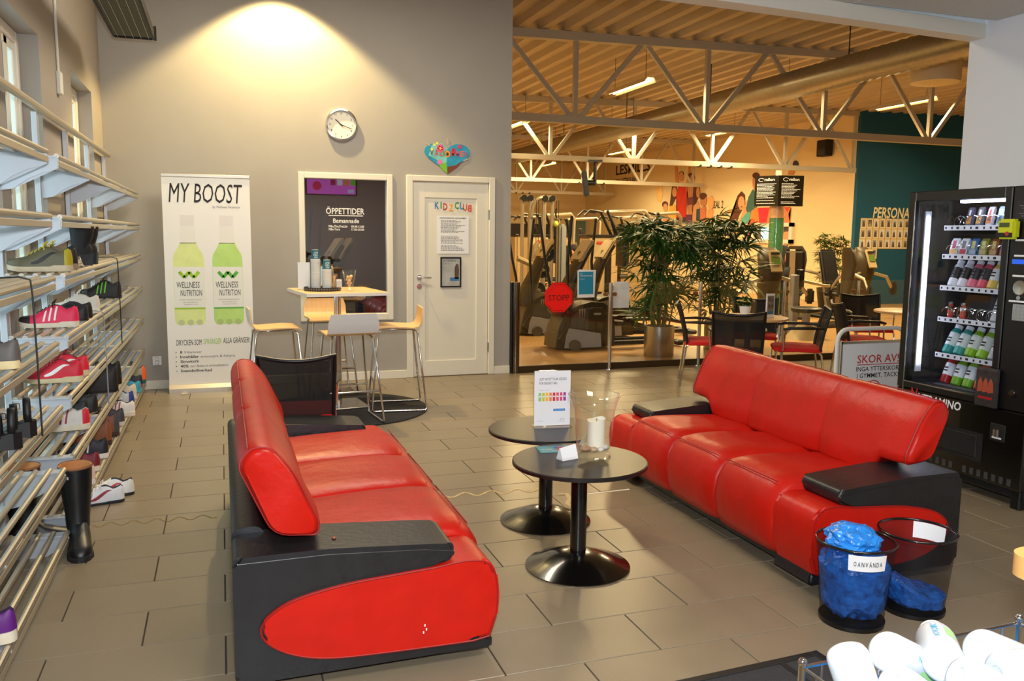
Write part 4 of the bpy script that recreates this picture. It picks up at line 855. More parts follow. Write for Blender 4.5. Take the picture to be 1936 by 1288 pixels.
def cups(x, y, n, tall):
    for k in range(n):
        t = put(cupm, 'paper_cup', None, None, (x, y, TZ+.0065+k*.0118), (0, 0, k*.4)); top = k == n-1
        tag(t, ('topmost teal printed paper cup of the %s upside-down stack on the tray' if top else '%s') % (tall if top else '%s white paper cup from the bottom of the %s upside-down stack' % (ORD[k], tall)), 'cup', 'paper cups in the %s stack' % tall)
        if top:
            MB().lathe([(.0275, .0885), (.0285, .088), (.0382, .014), (.0375, .014), (.027, .088)], n=20, caps=False).out('printed_sleeve', M['teald'], t)
            for i, w_ in enumerate(('MO', 'VEM', 'ENT')):
                o = text(w_, (0, -.0405+.0042*i, .03+.02*i), .016, M['paper'], t, width=(.03, .036, .034)[i], align='CENTER', bold=.01); o.rotation_euler = (PI/2, PI, -k*.4)
                o.location = Matrix.Rotation(-k*.4, 3, 'Z') @ Vector((0, -.0395+.0026*i, .036+.019*i))
cups(.745, 7.29, 22, 'taller'); cups(.833, 7.235, 15, 'shorter')
def tumbler(x, y, label, r=.03, h=.075, fill=None):
    t = thing('plastic_tumbler', label, 'cup', (x, y, TZ+.0065)); MB().lathe([(r*.75, 0), (r, h), (r*.94, h), (r*.7, .004), (0, .004)], n=18, caps=False).out('cup_wall', M['acryl'], t); return t
tumbler(.90, 7.27, 'clear plastic tumbler with wooden stirrers on the tray'); tumbler(.93, 7.22, 'clear plastic tumbler with white sachets on the tray')
for k in range(5): a = 1.3*k; tag(MB().box((0, 0, .062), (.003, .008, .1), (.22*math.cos(a), .22*math.sin(a), a)).out('stirrer', M['birch'], None, 0, loc=(.90+.006*math.cos(a), 7.27+.006*math.sin(a), TZ+.0125)), 'wooden stirrer standing in the tumbler on the tray', 'stirrer', 'stirrers in the tumbler')
for k in range(6): a = 1.05*k; tag(MB().box((0, 0, .05), (.03, .005, .07), (.2*math.cos(a), .25*math.sin(a), a)).out('sugar_sachet', M['paper'], None, 0, loc=(.93+.008*math.cos(a), 7.22+.008*math.sin(a), TZ+.0125)), 'white sugar sachet standing in the tumbler on the tray', 'sachet', 'sachets in the tumbler')
g = thing('glass_bowl', 'waisted clear glass with beige lumps on the bar table', 'glass', (1.02, 7.24, TZ))
MB().lathe([(.045, 0), (.048, .01), (.034, .03), (.036, .06), (.052, .13), (.06, .175), (.0575, .175), (.049, .13), (.033, .06), (.03, .034), (0, .03)], n=28, caps=False).out('glass_wall', M['glass'], g)
lp = MB()
rnd_ = random.Random(3)
for k in range(14): a = rnd_.random()*6.3; q = rnd_.random()*.022; lp.box((q*math.cos(a), q*math.sin(a), .045+.006*k), (.022, .022, .012), (rnd_.random(), rnd_.random(), a))
o = lp.out('sugar_lumps', mat('beige_lumps', (222, 186, 138), .7), g, 0); o['kind'] = 'stuff'
th = thing('thermos_flask', 'black pump thermos behind the paper cups', 'thermos', (.86, 7.52, TZ))
MB().lathe([(.06, 0), (.063, .01), (.063, .17), (.055, .2)], n=28).out('flask_body', M['steel'], th); MB().lathe([(.058, .2), (.07, .215), (.072, .26), (.05, .285), (.02, .29)], n=28).out('lid', M['blackm'], th); MB().b2((.02, -.03, .235), (.13, .03, .265), .012, 2).out('spout', M['blackm'], th)
mc = thing('menu_card', 'blank white card standing in a holder at the left of the bar table', 'card', (.66, 7.42, TZ), -.5)
MB().b2((-.055, -.002, .004), (.055, .002, .235)).out('card_sheet', M['paper'], mc, 0); MB().b2((-.058, -.025, 0), (.058, .025, .004), .001).out('card_foot', M['acryl'], mc, 0)
# ---------------------------------------------------------------- mesh visitor chairs
def mesh_chair(loc, rz, label, sc=1.):      # sitter faces +x
    t = thing('mesh_chair', label, 'chair', loc, rz, 'black mesh chairs with red seats'); t.scale = (sc,)*3
    s = MB(); rings = []
    for q in (0, .04, .12, .5, .88, .96, 1):
        u = abs(q-.5)*2; w = .235*(1-.12*u**12)
        rings.append([(-.21+.44*q, w*a, .44+.028*b*(1-.4*u**10)+.008*math.sin(PI*q)) for a, b in ((-1, -.6), (-.97, .4), (-.8, .9), (0, 1), (.8, .9), (.97, .4), (1, -.6), (.9, -.9), (-.9, -.9))])
    s.loft(rings); s.out('seat', M['redfab'], t, 50)
    def back(a, b, e): y = (a-.5)*.46; z = .44+.40*b; return (-.19-.085*b**1.4+.055*(1-abs(2*a-1)**2)*-.6+e, y*(1-.06*(1-b)), z-.03*(1-abs(2*a-1)**2)*(b**6))
    bk = MB(); bk.grid(lambda a, b: back(a, b, 0), 12, 10); bk.out('back_mesh', M['mesh'], t, 60)
    fr = MB(); loop = [back(0, k/8, 0) for k in range(9)]+[back(k/10, 1, 0) for k in range(1, 10)]+[back(1, 1-k/8, 0) for k in range(9)]; fr.tube(loop, .013, 8); fr.out('back_frame', M['blackp'], t, 60)
    for sy in (-1, 1):
        MB().tube([(.20, sy*.215, .43), (.215, sy*.225, .40), (.235, sy*.235, .0)], .0105, 8).out('leg', M['chrome'], t); MB().tube([(-.17, sy*.215, .43), (-.20, sy*.225, .40), (-.25, sy*.235, .0)], .0105, 8).out('leg', M['chrome'], t)
        MB().tube([(-.215, sy*.228, .655), (-.1, sy*.25, .66), (.10, sy*.255, .655), (.16, sy*.25, .64)], [.011, .015, .015, .012], 8).out('armrest', M['blackp'], t, 60); MB().tube([(.14, sy*.25, .645), (.15, sy*.235, .45), (.16, sy*.22, .43)], .009, 8).out('arm_post', M['chrome'], t)
        MB().tube([(-.19, sy*.215, .432), (.2, sy*.215, .432)], .009, 8).out('seat_rail', M['chrome'], t)
    return t
mesh_chair((.42, 5.22, 0), PI/2-.12, 'black mesh chair with its back to the camera, behind the left sofa', .95)
mesh_chair((4.68, 7.48, 0), -.5, 'black mesh chair with red seat left of the round birch table')
mesh_chair((4.53, 6.70, 0), 1.02, 'black mesh chair turning its back to the camera, before the birch table')
mesh_chair((5.30, 6.82, 0), 2.6, 'black mesh chair with red seat right of the round birch table, facing left')
mesh_chair((5.50, 7.80, 0), PI+.95, 'black mesh chair behind the round birch table, half hidden by the picture stand')
mesh_chair((6.42, 7.2, 0), -.45, 'black mesh chair facing right, between the two birch tables')
mesh_chair((7.25, 8.05, 0), -PI/2-.35, 'black mesh chair behind the white standing sign, beside the vending machine')
def cafe(loc, label):
    t = thing('cafe_table', label, 'table', loc, 0, 'round birch cafe tables')
    MB().lathe([(.375, .70), (.385, .704), (.385, .722), (.38, .725)], n=48).out('table_top', M['birch'], t); MB().cyl((0, 0, .02), (0, 0, .70), .03, n=20).out('column', M['chrome'], t); MB().lathe([(.24, 0), (.24, .012), (.05, .03), (.03, .05)], n=32).out('base', M['steel'], t); return t
cafe((4.95, 7.14, 0), 'round birch cafe table with potted flower and picture stand'); cafe((7.18, 7.32, 0), 'round birch cafe table half hidden by the vending machine')
fp = thing('potted_flower', 'small white pot of yellow flowers on the cafe table', 'plant', (5.02, 7.30, .7255))
MB().lathe([(.045, 0), (.06, .09), (.057, .09), (.05, .08), (0, .078)], n=22).out('pot', M['white'], fp)
rnd_ = random.Random(5); lf_ = MB().add([(0, -.006, 0), (.03, -.014, .012), (.06, 0, .004), (.03, .014, .012)], [(0, 1, 2, 3)]).mesh('leaf', M['leaf'], 0); bl = MB(); 
for k in range(5): a = 2*PI*k/5; bl.box((.01*math.cos(a), .01*math.sin(a), 0), (.014, .01, .004), (0, .2, a))
blm = bl.mesh('blossom', mat('pale_yellow_petal', (236, 220, 140), .7), 0)
for k in range(46): put(lf_, 'leaf', fp, None, (.02*rnd_.uniform(-1, 1), .02*rnd_.uniform(-1, 1), .085+.05*rnd_.random()), (0, rnd_.uniform(-.9, .3), rnd_.random()*6.3)).scale = (1.5,)*3
for k in range(16): a = rnd_.random()*6.3; r_ = .085*rnd_.random()**.5; put(blm, 'blossom', fp, None, (r_*math.cos(a), r_*math.sin(a), .15+.02*rnd_.random()-r_*.2), (rnd_.uniform(-.5, .5), rnd_.uniform(-.5, .5), a))
MB().tube([(0, 0, .08), (.01, 0, .2), (.015, .0, .25)], .002, 5).out('pick', M['steel'], fp); MB().prism([(.0, .22), (.02, .24), (.03, .265), (.005, .26), (-.012, .25)], -.001, .001, 'xz').out('pick_ornament', mat('pale_blue', (140, 190, 200), .6), fp, 0)
ps = thing('picture_stand', 'white narrow picture stand on the round birch cafe table', 'sign', (5.10, 7.0, .7255), .1)
MB().b2((-.052, -.006, .0), (.052, .006, .235), .002).out('frame', M['white'], ps, 0); MB().b2((-.04, -.0085, .03), (.04, -.0062, .215)).out('picture', mat('stand_picture', (128, 118, 104), .6, noise=.4, ns=14), ps, 0)
for lo, hi, c in (((-.03, .16), (-.004, .20), (96, 88, 78)), ((.004, .15), (.03, .19), (100, 92, 80)), ((-.03, .04), (.035, .06), (40, 110, 160)), ((-.028, .1), (-.01, .13), (80, 70, 60)), ((.01, .1), (.03, .13), (86, 76, 66))): MB().b2((lo[0], -.0095, lo[1]), (hi[0], -.0086, hi[1])).out('picture_patch', mat('patch_%d%d%d' % c, c, .7), ps, 0)
# ---------------------------------------------------------------- white pavement sign
ab = thing('standing_sign', 'white tube framed standing sign asking for shoes off, behind the right sofa', 'sign', (4.55, 5.0, 0), 0)
fr = MB(); w_, h_ = .31, .845; pts = [(-w_, 0, 0), (-w_, 0, h_-.09)]+[(-w_+.09-.09*math.cos(a), 0, h_-.09+.09*math.sin(a)) for a in [PI/2*k/5 for k in range(1, 6)]]+[(w_-.09+.09*math.sin(a), 0, h_-.09+.09*math.cos(a)) for a in [PI/2*k/5 for k in range(0, 6)]]+[(w_, 0, 0)]
fr.tube(pts, .016, 10); fr.out('tube_frame', mat('white_enamel', (226, 226, 220), .35), ab, 60)
sh = MB().b2((-.285, -.008, .08), (.285, .008, .755), .003).out('board', M['alu'], ab, 0); po = MB().b2((-.27, -.0105, .1), (.27, -.0085, .735)).out('poster', M['paper'], ab, 0)
for lo, hi in (((-.285, .735), (.285, .757)), ((-.285, .08), (.285, .1)), ((-.287, .08), (-.268, .757)), ((.268, .08), (.287, .757))): MB().b2((lo[0], -.014, lo[1]), (hi[0], -.0085, hi[1]), .002).out('snap_rail', M['alu'], ab, 0)
rd = mat('sign_red_ink', (200, 40, 46), .6)
text('SKOR AV!', (-.13, -.0112, .59), .062, rd, po, width=.385, bold=.01); MB().b2((-.13, -.0112, .574), (.255, -.0106, .58)).out('underline', rd, po, 0)
text('INGA YTTERSKOR', (-.135, -.0112, .528), .036, M['ink'], po, width=.395, bold=.008); text('I GYMMET, TACK!', (-.125, -.0112, .478), .036, M['ink'], po, width=.385, bold=.008)
MB().tube([(.03+.07*math.cos(a), -.0108, .385+.07*math.sin(a)) for a in [2*PI*k/32 for k in range(32)]], .004, 5, wrap=True).out('red_ring', rd, po)
for sx in (-.31, .31): MB().b2((sx-.02, -.18, 0), (sx+.02, .18, .02), .004).out('foot_bar', M['white'], ab, 0)
# ---------------------------------------------------------------- shoe cover bins
def bin_(loc, label):
    t = thing('waste_bin', label, 'bin', loc, 0, 'black wire mesh waste bins')
    MB().lathe([(.118, .018), (.146, .328)], n=36, caps=False).out('mesh_wall', M['binmesh'], t)
    MB().lathe([(.122, 0), (.124, .018), (.116, .02), (0, .012)], n=36).out('base', M['blackp'], t); MB().tube([(.147*math.cos(2*PI*k/36), .147*math.sin(2*PI*k/36), .33) for k in range(36)], .0055, 8, wrap=True).out('rim', M['blackm'], t, 60); return t
B1 = bin_((2.32, 2.565, 0), 'black mesh bin full of blue shoe covers with a paper label'); B2 = bin_((2.635, 2.575, 0), 'black mesh bin holding few blue shoe covers, nearer the sofa back')
def label_sheet(parent, a0, z0, z1, w, word=None, inside=False):
    mb = MB(); n_ = 8; rings = []
    for i in range(n_+1):
        a = a0+(i/n_-.5)*w; ring = []
        for z in (z0, z1):
            r_ = (.118+(z-.018)/.31*.028)+(-.003 if inside else .0025); ring.append((r_*math.cos(a), r_*math.sin(a), z))
        rings.append(ring)
    mb.loft(rings, caps=False, closed=False); o = mb.out('paper_label', M['paper'], parent, 60)
    if word:
        r_ = .118+((z0+z1)/2-.018)/.31*.028
        xs = [(-.5+(i+.5)/len(word))*w*.76 for i in range(len(word))]
        for c_, da in zip(word, xs):
            a = a0+da; text(c_, (r_*math.cos(a)+.0045*math.cos(a), r_*math.sin(a)+.0045*math.sin(a), (z0+z1)/2-.011), .019, M['ink'], o, width=.0098 if c_ != 'V' else .0105, align='CENTER', bold=.008, rot=(PI/2, 0, a+PI/2))
label_sheet(B1, -1.96, .255, .318, 1.0, 'OANVÄNDA'); label_sheet(B2, .42, .256, .324, .95, None, True)
def bagpile(name, label, c, r, z0, h, seed, m, cone=False, shape=None):
    rnd = random.Random(seed); bm = bmesh.new(); bmesh.ops.create_icosphere(bm, subdivisions=4, radius=1)
    from mathutils import noise as nz
    for v in bm.verts:
        p = v.co.copy(); d = nz.noise(p*2.3+Vector((seed, 0, 0)))*.16+abs(nz.noise(p*5+Vector((0, seed, 0))))*.16-abs(nz.noise(p*9.7+Vector((seed, seed, 1))))*.14
        q = p*(1+d); rad = math.hypot(q.x, q.y); 
        x, y, z = q.x, q.y, (q.z+1)/2
        if shape: x, y, z = shape(x, y, z)
        rm = (.118+(max(0, z0+z*h)-.018)/.31*.028)-.004
        X, Y = x*r, y*r; rr_ = math.hypot(X, Y)
        if rr_ > rm: X *= rm/rr_; Y *= rm/rr_
        v.co = (X, Y, max(z*h, .001))
    mb = MB(); mb.bmadd(bm); o = mb.out(name, m, None, 0, loc=(c[0], c[1], z0)); tag(o, label, 'shoe covers', None, 'stuff'); return o
bagpile('shoe_cover_pile', 'packed blue plastic shoe covers filling the labelled bin', (2.32, 2.565), .155, .021, .285, 2, M['blueb'])
o = bagpile('shoe_cover_bunch', 'light blue plastic shoe covers bulging out of the labelled bin', (2.315, 2.58), .1, .27, .12, 9, M['blueb2']); 
bagpile('shoe_cover_pile', 'loose heap of blue plastic shoe covers at the bottom of the emptier bin', (2.635, 2.575), .14, .021, .19, 5, M['blueb'], shape=lambda x, y, z: (x, y, z*(.38+.62*max(0, -.75*x+.1+.2*y))))
# door mat on the tiles near the camera
dm = thing('door_mat', 'black ribbed door mat at the bottom edge of the picture', 'mat', (1.50, 1.80, .0005), .05)
MB().b2((-.5, -.6, 0), (.5, .52, .012)).out('pile', mat('mat_pile', (58, 58, 60), .95, noise=.5, ns=260, bump=.8, bs=600), dm, 0)
for lo, hi in (((-.53, -.6, 0), (-.5, .55, .016)), ((.5, -.6, 0), (.53, .55, .016)), ((-.5, .52, 0), (.5, .55, .016)), ((.34, -.6, .0115), (.36, .52, .0165)), ((-.5, .33, .0115), (.34, .35, .0165))): MB().b2(lo, hi, .002).out('rubber_edge', mat('mat_rubber', (18, 18, 18), .6), dm, 0)
# ================================================================ GLASS BARRIER
GY = 8.64
gb = thing('glass_barrier', 'glass barrier with chrome posts between the lounge and the gym', 'barrier', (2.97, GY, 0))
br = mat('bronze_kick_rail', (74, 60, 44), .35, .6)
MB().b2((0, -.02, 0), (5.85, .02, .075), .004).out('kick_rail', br, gb, 0)
MB().cyl((.045, 0, 0), (.045, 0, 1.0), .045, n=24).out('end_post', mat('dark_chrome', (120, 108, 92), .15, 1.), gb); MB().b2((-.015, -.03, 0), (0, .03, 1.0)).out('wall_channel', M['blackp'], gb, 0)
PX = [4.14, 5.30, 6.47, 7.58, 8.75]
for x in PX:
    MB().cyl((x-2.97, -.03, .006), (x-2.97, -.03, .985), .021, n=18).out('post', M['chrome'], gb); MB().lathe([(.05, 0), (.048, .008), (.02, .012)], (x-2.97, -.03, 0), 20).out('post_flange', M['chrome'], gb)
    for s in (-1, 1): MB().b2((x-2.97+s*.02, -.02, .835), (x-2.97+s*.085, .01, .875), .008, 2).out('clamp', mat('bronze_clamp', (150, 110, 66), .4, .5), gb)
for a, b in zip([3.07]+PX, PX): MB().b2((a-2.97+.015, -.004, .075), (b-2.97-.015, .004, .985)).out('glass_panel', M['glass'], gb, 0)
t = thing('stop_sign', 'red octagonal STOPP sign on the glass barrier', 'sign', (3.513, GY-.012, .827))
oc = lambda r: [(r*math.cos(PI/8+k*PI/4), r*math.sin(PI/8+k*PI/4)) for k in range(8)]
MB().prism(oc(.182), -.004, 0, 'xz').out('rim', mat('stop_dark', (130, 14, 10), .5), t, 0); MB().prism(oc(.176), -.0048, -.003, 'xz').out('face', M['stop'], t, 0)
mb = MB(); pts = oc(.158); mb.tube([(a, -.0052, b) for a, b in pts], .0025, 4, wrap=True); mb.out('border_line', mat('stop_dark', (130, 14, 10)), t, 0)
text('STOPP', (0, -.0058, -.034), .066, mat('stop_dark', (130, 14, 10)), t, width=.25, align='CENTER', bold=.012)
t = thing('blue_notice', 'pale blue printed notice in a white border on the glass barrier', 'notice', (3.838, GY-.012, .975))
MB().box((0, 0, 0), (.205, .003, .305), (0, R(-1), 0)).out('paper_sheet', M['paper'], t, 0); MB().box((.012, .0035, .005), (.205, .002, .305), (0, R(2), 0)).out('paper_sheet', M['paper'], t, 0); MB().box((0, -.0022, .01), (.175, .001, .25), (0, R(-1), 0)).out('blue_print', M['cyanp'], t, 0)
text('GYM', (-.075, -.0036, .106), .014, M['paper'], t, width=.025); text('ÖPPET ÄVEN FÖR LUNCHEN', (-.075, -.0036, .082), .017, M['paper'], t, width=.15); text('Välkommen in', (-.075, -.0036, .05), .011, M['paper'], t, width=.06); text('movement', (.03, -.0036, -.145), .006, M['inkg'], t, width=.04)
o = MB().prism([(-.1, -.15), (.1, -.15), (.1, .11), (.085, .15), (-.1, .15)], -.001, .001, 'xz').out('blank_sheet', M['paper'], None, 0, loc=(4.29, GY+.012, .845)); tag(o, 'blank white paper sheet behind the glass beside the chrome post', 'paper')
# ================================================================ GYM
def foliage(name, label, loc, h, rad, ncane, nfrond, seed, zlo, pot, pr, ph, leafm=M['leaf'], fine=False):
    t = thing(name, label, 'plant', loc); rnd = random.Random(seed)
    if pot == 'steel':
        MB().lathe([(pr*.98, 0), (pr, .01), (pr, ph), (pr-.012, ph), (pr-.014, ph-.05), (0, ph-.05)], n=40).out('planter', M['steel'], t); MB().lathe([(0, ph-.06), (pr-.015, ph-.045)], n=24).out('soil', M['soil'], t)
    else:
        MB().lathe([(pr*.75, 0), (pr, ph), (pr-.02, ph), (pr-.03, ph-.04), (0, ph-.04)], n=28).out('planter', M['blackp'], t); MB().lathe([(0, ph-.05), (pr-.03, ph-.035)], n=20).out('soil', M['soil'], t)
    fm = []
    for v in range(4):
        mb = MB(); nl = 9 if not fine else 7
        for k in range(nl):
            a = (k/(nl-1)-.5)*3.6+rnd.uniform(-.15, .15); ln = rnd.uniform(.26, .40)*(1.1-abs(a)*.16)*(1 if not fine else .4); w = .0155 if not fine else .012; dr = rnd.uniform(.25, .85)
            pr_ = []
            for q, wq in ((0, .35), (.3, 1), (.65, .8), (1, .04)):
                r_ = ln*q; z = .10*math.sin(q*1.5)*ln-dr*ln*q*q*.75; c_ = Vector((math.cos(a)*r_, math.sin(a)*r_, z)); s_ = Vector((-math.sin(a), math.cos(a), 0))*w*wq; pr_.append((c_+s_+Vector((0, 0, .004*wq)), c_, c_-s_+Vector((0, 0, .004*wq))))
            mb.add([p for tr_ in pr_ for p in tr_], [f for i in range(3) for f in ((3*i, 3*i+1, 3*i+4, 3*i+3), (3*i+1, 3*i+2, 3*i+5, 3*i+4))])
        fm.append(mb.mesh('frond', leafm, 60, False))
    cn = []
    for k in range(ncane):
        a = 2*PI*k/ncane+rnd.uniform(-.3, .3); r0 = pr*rnd.uniform(.1, .6); hh = h*rnd.uniform(.55, .97); lean = rad*rnd.uniform(.15, .55)
        b0 = Vector((r0*math.cos(a), r0*math.sin(a), ph-.05)); b1 = Vector(((r0+lean*.35)*math.cos(a), (r0+lean*.35)*math.sin(a), ph+(hh-ph)*.55)); b2 = Vector(((r0+lean)*math.cos(a), (r0+lean)*math.sin(a), hh)); cn.append((b0, b1, b2))
        MB().tube([b0, b0.lerp(b1, .5), b1, b1.lerp(b2, .5), b2], [.011, .010, .009, .008, .005] if not fine else [.006]*5, 6).out('cane', M['stem'], t, 60)
    for k in range(nfrond):
        b0, b1, b2 = cn[k % ncane]; q = rnd.random()**.8; z = zlo+(h-zlo)*q; p = b1.lerp(b2, (z-b1.z)/max(.05, b2.z-b1.z)) if z > b1.z else b0.lerp(b1, max(0, (z-b0.z)/(b1.z-b0.z)))
        a = rnd.uniform(0, 2*PI); r_ = rad*rnd.uniform(.1, .62)*(1-.55*q*q); e = Vector((p.x+r_*math.cos(a), p.y+r_*math.sin(a), min(z+.04, h-(.25*(abs(p.x+r_*math.cos(a))+abs(p.y+r_*math.sin(a)))/rad))))
        m_ = math.hypot(e.x, e.y)
        if m_ > rad*.8: e.x *= rad*.8/m_; e.y *= rad*.8/m_
        o = put(fm[k % 4], 'frond', t, None, e, (rnd.uniform(-.4, .4), rnd.uniform(-.75, .65), a)); o.scale = (rnd.uniform(.8, 1.15),)*3
    return t
foliage('palm_plant', 'bushy palm in a round steel planter just behind the glass', (5.24, 9.46, 0), 1.82, .49, 13, 125, 11, .42, 'steel', .19, .385)
foliage('palm_plant', 'second bushy palm right of the one in the round steel planter', (6.36, 9.85, 0), 1.86, .49, 13, 125, 23, .45, 'steel', .19, .385)
foliage('weeping_fig', 'slim green fig tree in a black pot near the teal wall', (11.85, 14.3, 0), 1.75, .33, 9, 150, 5, .45, 'black', .26, .5, mat('fig_leaf', (70, 84, 28), .55, rnd=.4), True)
def elliptical(loc, rz, label):
    t = thing('elliptical_trainer', label, 'exercise machine', loc, rz, 'elliptical trainers')
    sp = [(0, .03), (.015, .15), (.05, .31), (.11, .44), (.2, .53), (.35, .60), (.52, .635), (.68, .625), (.78, .57), (.82, .42), (.84, .2), (.86, .03)]
    MB().prism(sp, -.27, .27, 'xz', .07, 4).out('drive_shell', M['gm_ol'], t, 40)
    for s in (-1, 1):
        MB().prism([(.10, .035), (.12, .2), (.16, .3), (.3, .28), (.5, .24), (.62, .22), (.64, .035)], s*.268, s*.276, 'xz').out('lower_panel', M['gm_gr'], t, 0)
        MB().prism([(.20, .31), (.16, .3), (.19, .40), (.25, .49), (.36, .56), (.44, .57), (.44, .27)], s*.268, s*.274, 'xz').out('upper_panel', mat('gm_grey_dark', (74, 74, 72), .35), t, 0)
        for k in range(3): MB().prism([(.30+.035*k, .55), (.306+.035*k, .50), (.312+.035*k, .42), (.318+.035*k, .50), (.322+.035*k, .555)], s*.272, s*.279, 'xz').out('vent', M['gm_st'], t, 0)
        MB().b2((.52, s*.268, .47), (.62, s*.274, .495)).out('name_plate', mat('plate_grey', (170, 160, 140), .4), t, 0)
        MB().cyl((.235, s*.255, .062), (.235, s*.325, .062), .062, n=20).out('wheel', M['gm_dk'], t); MB().lathe([(.075, -.035), (.078, .035)], (.235, s*.30, .07), 18, Matrix.Rotation(PI/2, 3, 'X')).out('wheel_guard', mat('guard_olive', (84, 80, 66), .4), t)
        MB().tube([(.70, s*.2, .36), (1.1, s*.2, .33), (1.75, s*.17, .20)], [.045, .04, .03], 10).out('foot_arm', M['gm_dk'], t); MB().b2((1.0, s*.11, .37), (1.38, s*.28, .41), .02, 2).out('pedal', M['blackp'], t)
        MB().tube([(.14, s*.30, .50), (.12, s*.31, .85), (.05 if s > 0 else .10, s*.31, 1.15), (-.05 if s > 0 else .16, s*.30, 1.76)], [.024, .022, .02, .019], 10).out('handlebar', M['blackp'], t, 60)
        MB().tube([(.82, s*.17, .07), (1.85, s*.15, .07)], .035, 8).out('base_rail', M['gm_dk'], t)
    rings = []
    for x, z, d, w in ((.12, .42, .30, .17), (.19, .62, .24, .16), (.28, .86, .17, .14), (.38, 1.10, .12, .14), (.46, 1.26, .10, .17), (.54, 1.37, .06, .19)): rings.append([(x+d*math.cos(a)*.5, w*math.sin(a), z-.35*d*math.cos(a)) for a in [2*PI*k/14 for k in range(14)]])
    MB().loft(rings).out('console_tower', M['gm_ol'], t, 60)
    MB().box((.455, 0, 1.31), (.05, .36, .34), (0, R(34), 0), .02, 2).out('console', M['gm_be'], t); MB().box((.478, 0, 1.325), (.012, .2, .13), (0, R(34), 0)).out('screen', M['lcd'], t, 0)
    for k in (-1, 0, 1): MB().box((.445, k*.08, 1.22), (.02, .045, .022), (0, R(34), 0)).out('button', M['gm_dk'], t, 0)
    MB().b2((1.80, -.3, .02), (1.92, .3, .09), .02).out('rear_foot', M['gm_dk'], t); return t
elliptical((4.12, 10.42, 0), .02, 'elliptical trainer directly behind the STOPP sign, nearest the glass')
elliptical((4.22, 12.1, 0), .03, 'elliptical trainer behind the nearest one, at the left wall edge')
elliptical((4.98, 11.55, 0), .0, 'elliptical trainer partly hidden behind the first palm')
elliptical((.75, 9.8, 0), .1, 'dim elliptical trainer seen through the dark interior window, left one')
elliptical((1.0, 10.85, 0), 0, 'dim elliptical trainer seen through the dark interior window, right one')
# cable tower with weight plates
t = thing('cable_tower', 'tall twin column cable machine with pulleys behind the elliptical trainers', 'exercise machine', (4.9, 13.0, 0))
for x in (-.27, -.13, .10, .25): MB().cyl((x, 0, 0), (x, 0, 2.13), .042 if abs(x) < .2 else .03, n=16).out('column', M['gm_st'], t)
MB().tube([(-.13, -.03, 1.8), (-.1, -.03, 1.98), (-.02, -.03, 2.1), (.06, -.03, 2.12), (.12, -.03, 2.13)], .035, 10).out('arch', M['gm_st'], t)
for x in (-.20, .18): MB().b2((x-.13, -.05, 2.05), (x+.13, .05, 2.16), .03, 2).out('crosshead', M['gm_st'], t)
for x in (-.26, -.15, .10, .23): MB().cyl((x, -.075, 2.11), (x, -.045, 2.11), .05, n=18).out('pulley', M['gm_dk'], t)
for x in (-.05, -.01, .30, .34): MB().cyl((x, -.06, .3), (x, -.06, 2.08), .006, n=5).out('cable', M['gm_dk'], t)
MB().tube([(.30, -.06, 1.95), (.29, -.06, 1.85), (.31, -.06, 1.8)], .014, 6).out('chain', M['gm_dk'], t); MB().ball((.30, -.06, 1.7), (.04, .04, .05)).out('handle_ball', mat('lime_ball', (210, 220, 90), .5), t)
MB().b2((-.4, -.35, 0), (.4, .2, .06), .01).out('base', M['gm_dk'], t); MB().b2((.36, -.1, .5), (.48, .1, 1.7), .03, 2).out('weight_shroud', M['gm_gr'], t)
pr = thing('plate_tree', 'pale weight plate tree with black discs at the left wall edge', 'weight rack', (4.72, 12.62, 0))
MB().tube([(-.14, 0, 0), (0, 0, 1.35), (.05, 0, 1.4)], .04, 10).out('frame_post', M['gm_be'], pr); MB().b2((-.4, -.2, 0), (.4, .2, .05), .01).out('base', M['gm_dk'], pr); MB().tube([(-.3, 0, 1.15), (.0, -.02, 1.02), (.16, -.04, .98)], .045, 8).out('lever_arm', M['gm_be'], pr)
for x, z in ((.12, 1.22), (.04, .97), (-.02, .65)): MB().cyl((x-.0, -.3, z), (x, .05, z), .018, n=10).out('peg', M['gm_st'], pr)
for (x, z), nm in zip(((.12, 1.22), (.04, .97), (-.02, .65)), ('topmost black weight plate on the pale plate tree', 'middle black weight plate on the pale plate tree', 'lowest black weight plate on the pale plate tree')):
    w = thing('weight_plate', nm, 'weight plate', (4.72+x, 12.42, z), 0, 'weight plates on the tree'); Mx = Matrix.Rotation(PI/2, 3, 'X')
    MB().lathe([(.02, -.02), (.1, -.014), (.125, -.022), (.13, 0), (.125, .022), (.1, .014), (.02, .02)], n=30, Mx=Mx).out('disc', M['blackp'], w); MB().lathe([(.019, .022), (.032, .022), (.032, .028), (.019, .028)], n=16, Mx=Mx).out('hub', M['gm_st'], w)
